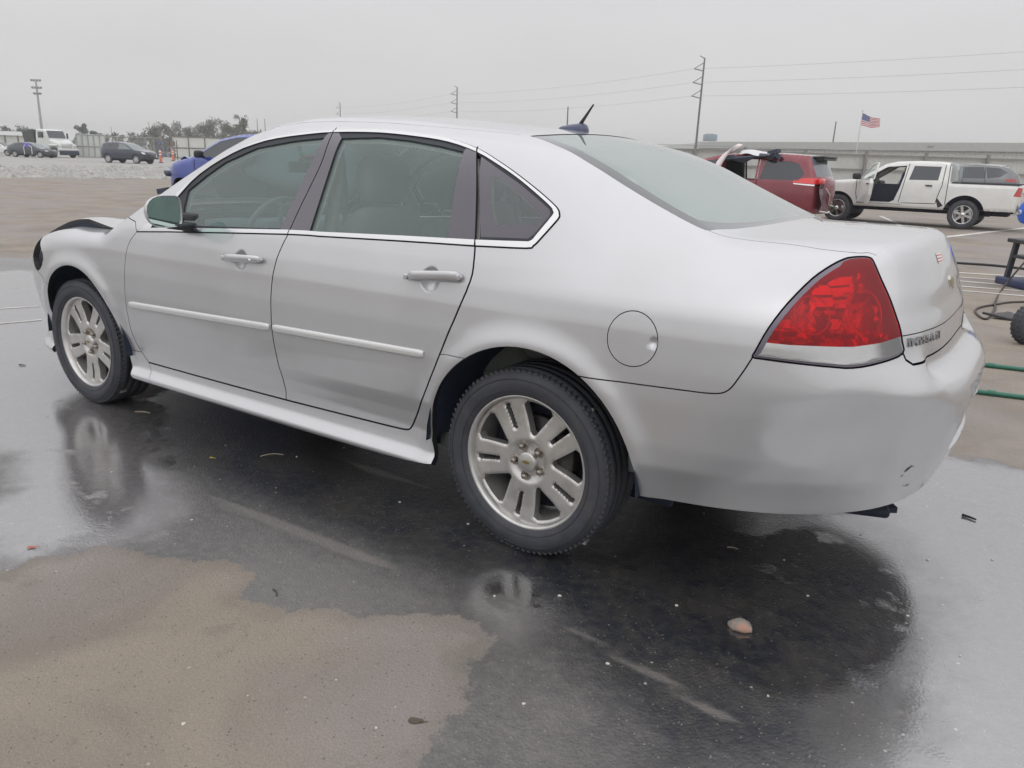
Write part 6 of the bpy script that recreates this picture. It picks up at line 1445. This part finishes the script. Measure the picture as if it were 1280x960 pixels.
# ---- trees
def leafm(name, c): return mat(name, c, .8, noise=.35, nscale=.8)
LM = {'dark': leafm('dark_foliage', (.055, .075, .060)), 'brown': leafm('bare_brush', (.125, .118, .085)), 'olive': leafm('olive_foliage', (.085, .095, .065)), 'pine': leafm('pine_foliage', (.075, .090, .060))}
trk = mat('bark', (.12, .10, .085), .9, noise=.2)
def tree(px, d, h, w_, kind, label, cat='tree', seed=0, n=900, crown=(.25, 1.0), leaf=.16, group=None, open_=0.0):
    n = int(n * 1.7)
    r_ = random.Random(seed); q = dpt(px, d); root = empty('pine_tree' if kind == 'pine' else 'tree', (q[0], q[1], 0), 0, label, cat, group)
    mb = MB(); mb.tube([(0, 0, 0), (r_.uniform(-.1, .1), r_.uniform(-.1, .1), h * .45), (r_.uniform(-.2, .2), 0, h * .8)], [.05 * h * .35, .03 * h * .35, .012 * h * .35], 6)
    cl = []
    for k in range(14 + int(w_)):
        a = r_.uniform(0, 6.28); t_ = r_.uniform(crown[0], crown[1]); env = math.sin(max(.08, min(1, (t_ - crown[0]) / (crown[1] - crown[0]) * .9 + .1)) * math.pi * .92) ** .6
        rad_ = r_.uniform(.2, .85) * w_ / 2 * env; c0 = (rad_ * math.cos(a), rad_ * math.sin(a), h * t_ * .95); cl.append((c0, r_.uniform(.16, .32) * w_ * .7))
        mb.tube([(0, 0, h * t_ * .55), (c0[0] * .6, c0[1] * .6, c0[2] * .85), c0], [.05, .035, .012], 4)
    mb.build('trunk', trk, root)
    mb = MB()
    vs, fs_ = [], []
    for k in range(n):
        c0, cr = r_.choice(cl); v = Vector((r_.gauss(0, 1), r_.gauss(0, 1), r_.gauss(0, .8))).normalized() * cr * r_.uniform(.25, 1) ** .5
        p_ = Vector(c0) + v
        if p_.z < .2: p_.z = .2
        a_ = Vector((r_.uniform(-1, 1), r_.uniform(-1, 1), r_.uniform(-1, 1))).normalized(); b2 = a_.cross(Vector((r_.uniform(-1, 1), r_.uniform(-1, 1), r_.uniform(-1, 1)))).normalized(); s_ = leaf * r_.uniform(.6, 1.4)
        i0 = len(vs); vs += [p_ + a_ * s_, p_ + b2 * s_ * .7, p_ - a_ * s_, p_ - b2 * s_ * .7]; fs_.append((i0, i0 + 1, i0 + 2, i0 + 3))
    mb.add(vs, fs_, False); mb.build('crown', LM[kind], root); return root
tree(106, 210, 6.6, 4.4, 'dark', 'dark rounded evergreen tree above the mesh panels', seed=1, n=2200, crown=(.15, 1))
tree(119, 215, 5.0, 3.6, 'dark', 'smaller dark tree just right of the rounded evergreen', seed=2, n=900, crown=(.15, 1))
tree(127, 216, 4.4, 3.0, 'dark', 'lowest dark tree right of the rounded evergreen', seed=3, n=600, crown=(.15, 1))
for i, px in enumerate((-20, -6, 6, 17, 28, 39, 48)):
    tree(px, 200 + 6 * (i % 3), (5.0, 4.6, 5.2, 5.0, 5.6, 4.8, 4.4)[i], 5.5, 'dark', 'dark low tree in the row behind the far left shed', seed=10 + i, n=900, crown=(.1, 1), group='dark trees behind the far left shed')
for i, px in enumerate((138, 148, 156, 165, 173, 181)):
    tree(px, 190 + 9 * (i % 2), (3.9, 4.4, 3.8, 4.9, 4.2, 4.6)[i], 3.6, 'olive', 'thin ragged low tree behind the mesh panels', seed=30 + i, n=330, crown=(.2, 1), group='ragged trees behind the mesh panels')
hs = [5.6, 6.8, 6.0, 7.2, 6.2, 7.6, 8.3, 8.6, 8.2, 7.6, 7.0, 6.2, 5.8]
for i, h in enumerate(hs):
    tree(196 + i * 10.6, 195 + 8 * (i % 3), h, 6.2, 'brown' if i % 3 else 'olive', 'leafless brown scrubby tree in the thicket above the blue crossover', seed=50 + i, n=1500, crown=(.08, 1), leaf=.15, group='scrubby trees of the brown thicket')
tree(305, 175, 9.2, 3.9, 'pine', 'tall thin pine with a small open crown above the thicket', seed=80, n=520, crown=(.62, 1), leaf=.16)
# ================= right edge: stand, wheel, cords =================
dkm = mat('black_steel', (.03, .033, .04), .5, noise=.2, nscale=20)
p_ = gpt(1287, 363); a_ = math.atan2(Rr[1], Rr[0])
st = empty('equipment_stand', (p_[0], p_[1], 0), a_, 'black steel equipment stand cut off by the right edge', 'stand')
for x_ in (0.02, .85):
    for y_ in (0, .5): mb = MB(); mb.box((x_ - (.0 if x_ > .5 else 0), y_, .28), (.055, .055, .52), ry=.10 if x_ < .5 else -.1); mb.build('leg', dkm, st)
mb = MB(); mb.box((.45, .25, .55), (1.0, .62, .05), bev=.01); mb.build('top', dkm, st)
mb = MB(); mb.box((.45, .25, .36), (.9, .55, .035)); mb.build('shelf', dkm, st)
mb = MB(); mb.box((.44, .25, .05), (1.08, .66, .09), bev=.015); mb.build('base', mat('navy_steel', (.03, .04, .10), .5), st)
drm = empty('plastic_drum', (p_[0] + Rr[0] * .34 + D[0] * .25, p_[1] + Rr[1] * .34 + D[1] * .25, .575), a_, 'bright blue plastic drum lying on the black stand', 'drum')
mb = MB(); mb.lathe([(.001, -.46), (.10, -.46), (.13, -.44), (.14, -.38), (.135, -.36), (.14, -.34), (.14, .38), (.13, .44), (.001, .46)], 28, (0, 0, .33), 'x'); fixn(mb.build('barrel', mat('blue_plastic', (.02, .12, .62), .35), drm)); mb = MB(); mb.lathe([(.03, -.49), (.03, -.45)], 14, (0, .04, .33), 'x'); mb.build('cap', M['white_plastic'], drm)
mb = MB(); mb.box((-.2, 0, .10), (.05, .3, .20)); mb.box((.2, 0, .10), (.05, .3, .20)); mb.build('cradle', dkm, drm)
q = gpt(1284, 430)
cw_ = empty('cart_wheel', (q[0], q[1], 0), a_ + .25, 'small black rubber cart wheel at the right edge', 'wheel')
mb = MB(); mb.lathe([(.075, -.035), (.09, -.05), (.14, -.055), (.160, -.045), (.166, -.02), (.166, .02), (.160, .045), (.14, .055), (.09, .05), (.075, .035)], 40, (0, 0, .166)); 
for k in range(26):
    a = 2 * math.pi * k / 26
    for s_ in (-1, 1): mb.box((.165 * math.cos(a), s_ * .025, .166 + .165 * math.sin(a)), (.010, .032, .018), ry=-a)
fixn(mb.build('tyre', M['tyre'], cw_)); mb = MB(); mb.lathe([(.078, -.035), (.07, -.03), (.05, -.01), (.02, -.03), (.001, -.032)], 24, (0, 0, .166)); fixn(mb.build('hub', mat('hub_paint', (.08, .11, .12), .4), cw_)); mb = MB(); mb.tube([(0, 0, .166), (0, .5, .166)], .012); mb.build('axle', dkm, cw_)
q = gpt(1257, 398); mb = MB(); r4 = random.Random(5)
g_ = [[(q[0] + (i - 3) * .035, q[1] + (j - 3) * .045, .015 + .05 * math.exp(-((i - 3) ** 2 + (j - 3) ** 2) / 7) * r4.uniform(.7, 1.3)) for j in range(7)] for i in range(7)]
mb.ring(g_, False, False); tag(mb.build('cloth_rag', pm('grey_cloth', (.10, .095, .10), .95, noise=.2, nscale=30)), 'crumpled dark grey rag on the ground beside the cart wheel', 'rag')
def cord(name, label, cat, pxs, r_, m_, zs=None):
    P_ = [gpt(*p) if zs is None or zs[i] is None else None for i, p in enumerate(pxs)]
    for i, p in enumerate(pxs):
        if P_[i] is None: P_[i] = np.array(zs[i])
        else: P_[i] = np.array([P_[i][0], P_[i][1], r_])
    mb = MB(); mb.tube([tuple(p) for p in cat_(P_, 5)], r_, 7); return tag(mb.build(name, m_), label, cat)
blk = pm('black_cable', (.02, .02, .024), .5)
cord('electric_cable', 'thick black cable running across the faded stripes to the stand', 'cable', [(1120, 326), (1160, 327), (1196, 330), (1240, 333), (1285, 338), (1330, 344)], .018, blk)
topp = (p_[0] + Rr[0] * .02, p_[1] + Rr[1] * .02, .54)
cord('hanging_cable', 'thin dark cable drooping from the stand to a loop on the ground', 'cable', [(1272, 310), (1264, 335), (1253, 362), (1244, 378), (1243, 388), (1233, 400), (1222, 395), (1219, 389), (1226, 385), (1243, 382), (1262, 379), (1290, 378)], .011, pm('brown_cable', (.055, .045, .04), .6), [topp, tuple(np.array(topp) * .45 + gpt(1253, 362) * .55 + [0, 0, .03])] + [None] * 10)
grn = mat('green_pipe_plastic', (.03, .15, .10), .4)
for i, (y0, y1, lb) in enumerate(((453, 464.5, 'farther one of the two green pipes lying behind the sedan bumper'), (488, 500, 'nearer one of the two green pipes lying behind the sedan bumper'))):
    q0, q1 = gpt(1185, y0 + (0 if i else .5)), gpt(1330, y1 + 6); root = empty('green_pipe', (0, 0, 0), 0, lb, 'pipe', 'green pipes behind the bumper')
    mb = MB(); mb.tube([(q0[0], q0[1], .016), (q1[0], q1[1], .016)], .016, 12); mb.build('tube', grn, root)
    for t_ in (.35, .8): c9 = q0 + (q1 - q0) * t_; d_ = (q1 - q0) / np.linalg.norm(q1 - q0); mb = MB(); mb.tube([(c9[0], c9[1], .018), (c9[0] + d_[0] * .04, c9[1] + d_[1] * .04, .018)], .0195, 12); mb.build('coupling', grn, root)
# ================= small things on the asphalt =================
stone = mat('stone', (.24, .225, .20), .85, noise=.15, nscale=30, bump=.4, bscale=60, dirt=((.55, .22, .12), .9, 22))
def rock(loc, s, name, label, cat, m_, seed, group=None, flat_=.5):
    r_ = random.Random(seed); bm = bmesh.new(); bmesh.ops.create_icosphere(bm, subdivisions=3, radius=1)
    ph = [r_.uniform(0, 6) for _ in range(6)]
    for v in bm.verts:
        c_ = v.co; k = 1 + .18 * math.sin(2.3 * c_.x + ph[0]) + .14 * math.sin(3.1 * c_.y + ph[1]) + .10 * math.sin(4 * c_.z + ph[2]) + .05 * math.sin(9 * c_.x + 7 * c_.y + ph[3])
        v.co = Vector((c_.x * k * s[0], c_.y * k * s[1], max(-flat_, c_.z * k) * s[2]))
    me_ = bpy.data.meshes.new(name); bm.to_mesh(me_); bm.free(); me_.materials.append(m_); me_.polygons.foreach_set('use_smooth', [True] * len(me_.polygons))
    o = bpy.data.objects.new(name, me_); S.collection.objects.link(o); o.location = (loc[0], loc[1], s[2] * flat_ * .95); o.rotation_euler.z = r_.uniform(0, 3); return tag(o, label, cat, group)
rock(gpt(925, 784), (.038, .026, .018), 'rock', 'broken grey rock with an orange top on the wet asphalt behind the rear wheel', 'rock', stone, 3)
chip = pm('pale_chip', (.55, .53, .48), .7); r5 = random.Random(12)
spots = [(500, 628), (618, 745), (282, 557), (430, 560), (371, 571), (1076, 668), (846, 757), (905, 600), (1160, 700), (760, 830), (655, 880), (470, 910), (310, 870), (230, 905), (420, 850), (700, 745), (1010, 745), (960, 870), (1120, 560), (880, 642), (1255, 432), (140, 590), (60, 520), (345, 610), (585, 655), (240, 650), (980, 700), (1135, 770), (1200, 820), (1240, 700)]
proto = None
for i, p in enumerate(spots):
    q = gpt(*p); s_ = r5.uniform(.0025, .006)
    if proto is None: proto = rock(q, (.006, .004, .003), 'stone_chip', 'tiny pale stone chip scattered on the asphalt', 'stone chip', chip, 5, 'pale stone chips on the asphalt'); o = proto
    else: o = proto.copy(); S.collection.objects.link(o); o.location = (q[0], q[1], .001); k = s_ / .005; o.scale = (k, k, k); o.rotation_euler.z = r5.uniform(0, 3)
def twig(name, label, cat, px, L_, r_, m_, ang, bend=.15, z=.003):
    q = gpt(*px); d_ = np.array([math.cos(ang), math.sin(ang), 0]); n_ = np.array([-d_[1], d_[0], 0])
    mb = MB(); mb.tube([tuple(np.array([q[0], q[1], z]) + d_ * L_ * (t_ - .5) + n_ * bend * L_ * math.sin(t_ * 3.1)) for t_ in np.linspace(0, 1, 8)], [r_ * (1 - .4 * t_) for t_ in np.linspace(0, 1, 8)], 5)
    return tag(mb.build(name, m_), label, cat)
tw_ = pm('dry_twig', (.42, .37, .30), .8)
twig('twig', 'pale bent twig under the front door', 'twig', (178, 516), .09, .0025, tw_, .4); twig('twig', 'pale forked twig under the rear door', 'twig', (340, 570), .10, .003, tw_, .9, .2)
twig('twig', 'pale thin twig just behind the rear wheel', 'twig', (916, 686), .04, .002, tw_, .2); twig('twig', 'dark curved twig lying at the dry patch edge', 'twig', (343, 742), .05, .002, blk, -.5)
twig('plastic_shard', 'thin black plastic shard on the wet ground right of the bumper', 'debris', (1211, 648), .055, .006, blk, -.35, .05, .006)
twig('plastic_shard', 'small black plastic sliver beyond the left puddle', 'debris', (28, 457), .05, .004, blk, .3, .05, .005)
def leaf_(px, s_, m_, label, ang):
    q = gpt(*px); mb = MB(); n = 14; top = []
    for k in range(n):
        a = 2 * math.pi * k / n; x_, y_ = s_ * math.cos(a), s_ * .5 * math.sin(a) * (1 - .3 * math.cos(a)); c_, s2_ = math.cos(ang), math.sin(ang); top.append((q[0] + x_ * c_ - y_ * s2_, q[1] + x_ * s2_ + y_ * c_, .003 + .12 * s_ * math.sin(a * 2) ** 2))
    mb.add(top + [(q[0], q[1], .004)], [(k, (k + 1) % n, n) for k in range(n)], True); mb.tube([(q[0] + s_ * math.cos(ang), q[1] + s_ * math.sin(ang), .003), (q[0] + 1.5 * s_ * math.cos(ang), q[1] + 1.5 * s_ * math.sin(ang), .003)], .0012, 4)
    tag(mb.build('leaf', m_), label, 'leaf')
leaf_((265, 573), .014, pm('yellow_leaf', (.40, .34, .06), .6), 'small yellow leaf on wet ground under the doors', .3)
leaf_((40, 685), .016, pm('red_leaf', (.42, .10, .06), .6), 'small red brown leaf beside the dry patch at left', .9)
leaf_((180, 497), .02, pm('red_leaf'), 'red brown leaf at the front tyre', 0.2)
leaf_((520, 902), .02, pm('brown_leaf', (.09, .07, .05), .8), 'dark brown leaf on the dry patch near the bottom edge', 0.5)
# faded paint lines and the gravel strip
lw = mat('faded_white_paint', (.62, .60, .57), .7, noise=.25, nscale=6)
def line(px0, px1, w_, nm='painted_line', z=.004):
    a, b_ = gpt(*px0), gpt(*px1); d_ = (b_ - a)[:2]; d_ /= np.linalg.norm(d_); n_ = np.array([-d_[1], d_[0]]) * w_ / 2
    mb = MB(); k = 14; rr7 = random.Random(int(px0[1]))
    lo = [(a[0] + (b_[0] - a[0]) * t_ - n_[0] * rr7.uniform(.7, 1.1), a[1] + (b_[1] - a[1]) * t_ - n_[1] * rr7.uniform(.7, 1.1), z) for t_ in np.linspace(0, 1, k)]
    hi = [(a[0] + (b_[0] - a[0]) * t_ + n_[0] * rr7.uniform(.7, 1.1), a[1] + (b_[1] - a[1]) * t_ + n_[1] * rr7.uniform(.7, 1.1), z) for t_ in np.linspace(0, 1, k)]
    mb.ring([lo, hi], False, False, False); tag(mb.build(nm, lw), kind='structure')
for (y0, y1, w_) in ((341, 346, .10), (346, 353, .08), (350, 360, .09), (357, 365, .07), (362, 371.5, .07)):
    line((1150, y0 - 3), (1330, y1 + 3), w_)
line((1150, 300), (1300, 283), .16); line((-80, 412), (52, 400), .03); line((-60, 390), (48, 383), .022); line((1150, 292), (1100, 270), .1)
gvm = mat('gravel', (.36, .35, .33), .95, noise=.12, nscale=.5, bump=.3, bscale=3.0, dirt=((.28, .27, .25), .8, .12))
mb = MB(); G0 = [gpt(-150, 222), gpt(0, 222), gpt(100, 222.5), gpt(205, 223.5), gpt(330, 226), gpt(480, 229)]; G1 = [dpt(-150, 300), dpt(0, 300), dpt(100, 300), dpt(205, 300), dpt(330, 300), dpt(480, 300)]
mb.ring([[(q[0], q[1], .006) for q in G0], [(q[0], q[1], .006) for q in G1]], False, False, False); tag(mb.build('gravel_lot', gvm), kind='structure')
gr2 = mat('gravel_stones', (.38, .37, .35), .95, noise=.3, nscale=2); vs, fs_ = [], []; r6 = random.Random(2)
for k in range(5200):
    px = r6.uniform(-5, 300); py = 222.5 + (px / 205) * 1.3 - abs(r6.gauss(0, 1)) * 8 - r6.uniform(0, 4)
    if py < 209: continue
    q = gpt(px, py); s_ = r6.uniform(.05, .14) * (1 if py > 214 else 1.5); i0 = len(vs)
    vs += [(q[0] - s_, q[1] - s_ * .6, 0), (q[0] + s_ * r6.uniform(.6, 1), q[1] - s_, 0), (q[0] + s_, q[1] + s_ * .8, 0), (q[0] - s_ * .5, q[1] + s_, 0), (q[0] + s_ * r6.uniform(-.4, .4), q[1], s_ * r6.uniform(.5, 1.0))]
    fs_ += [(i0, i0 + 1, i0 + 4), (i0 + 1, i0 + 2, i0 + 4), (i0 + 2, i0 + 3, i0 + 4), (i0 + 3, i0, i0 + 4)]
mb = MB(); mb.add(vs, fs_, False); tag(mb.build('gravel_stones', gr2), 'loose pale gravel stones spread along the front of the gravel lot', 'gravel', kind='stuff')

# ================= air =================
mb = MB(); mb.box((0, 0, 11.5), (3600, 3600, 25)); hz = tag(mb.build('haze'), 'thin overcast haze filling the air over the whole yard', 'haze', kind='stuff')
hm = bpy.data.materials.new('haze_air'); hm.use_nodes = True; ht = hm.node_tree; ht.nodes.clear(); hv = ht.nodes.new('ShaderNodeVolumePrincipled'); ho = ht.nodes.new('ShaderNodeOutputMaterial')
hv.inputs['Color'].default_value = (1, 1, 1, 1); hv.inputs['Density'].default_value = .0011; hv.inputs['Anisotropy'].default_value = .2; ht.links.new(hv.outputs[0], ho.inputs['Volume']); hz.data.materials.append(hm)
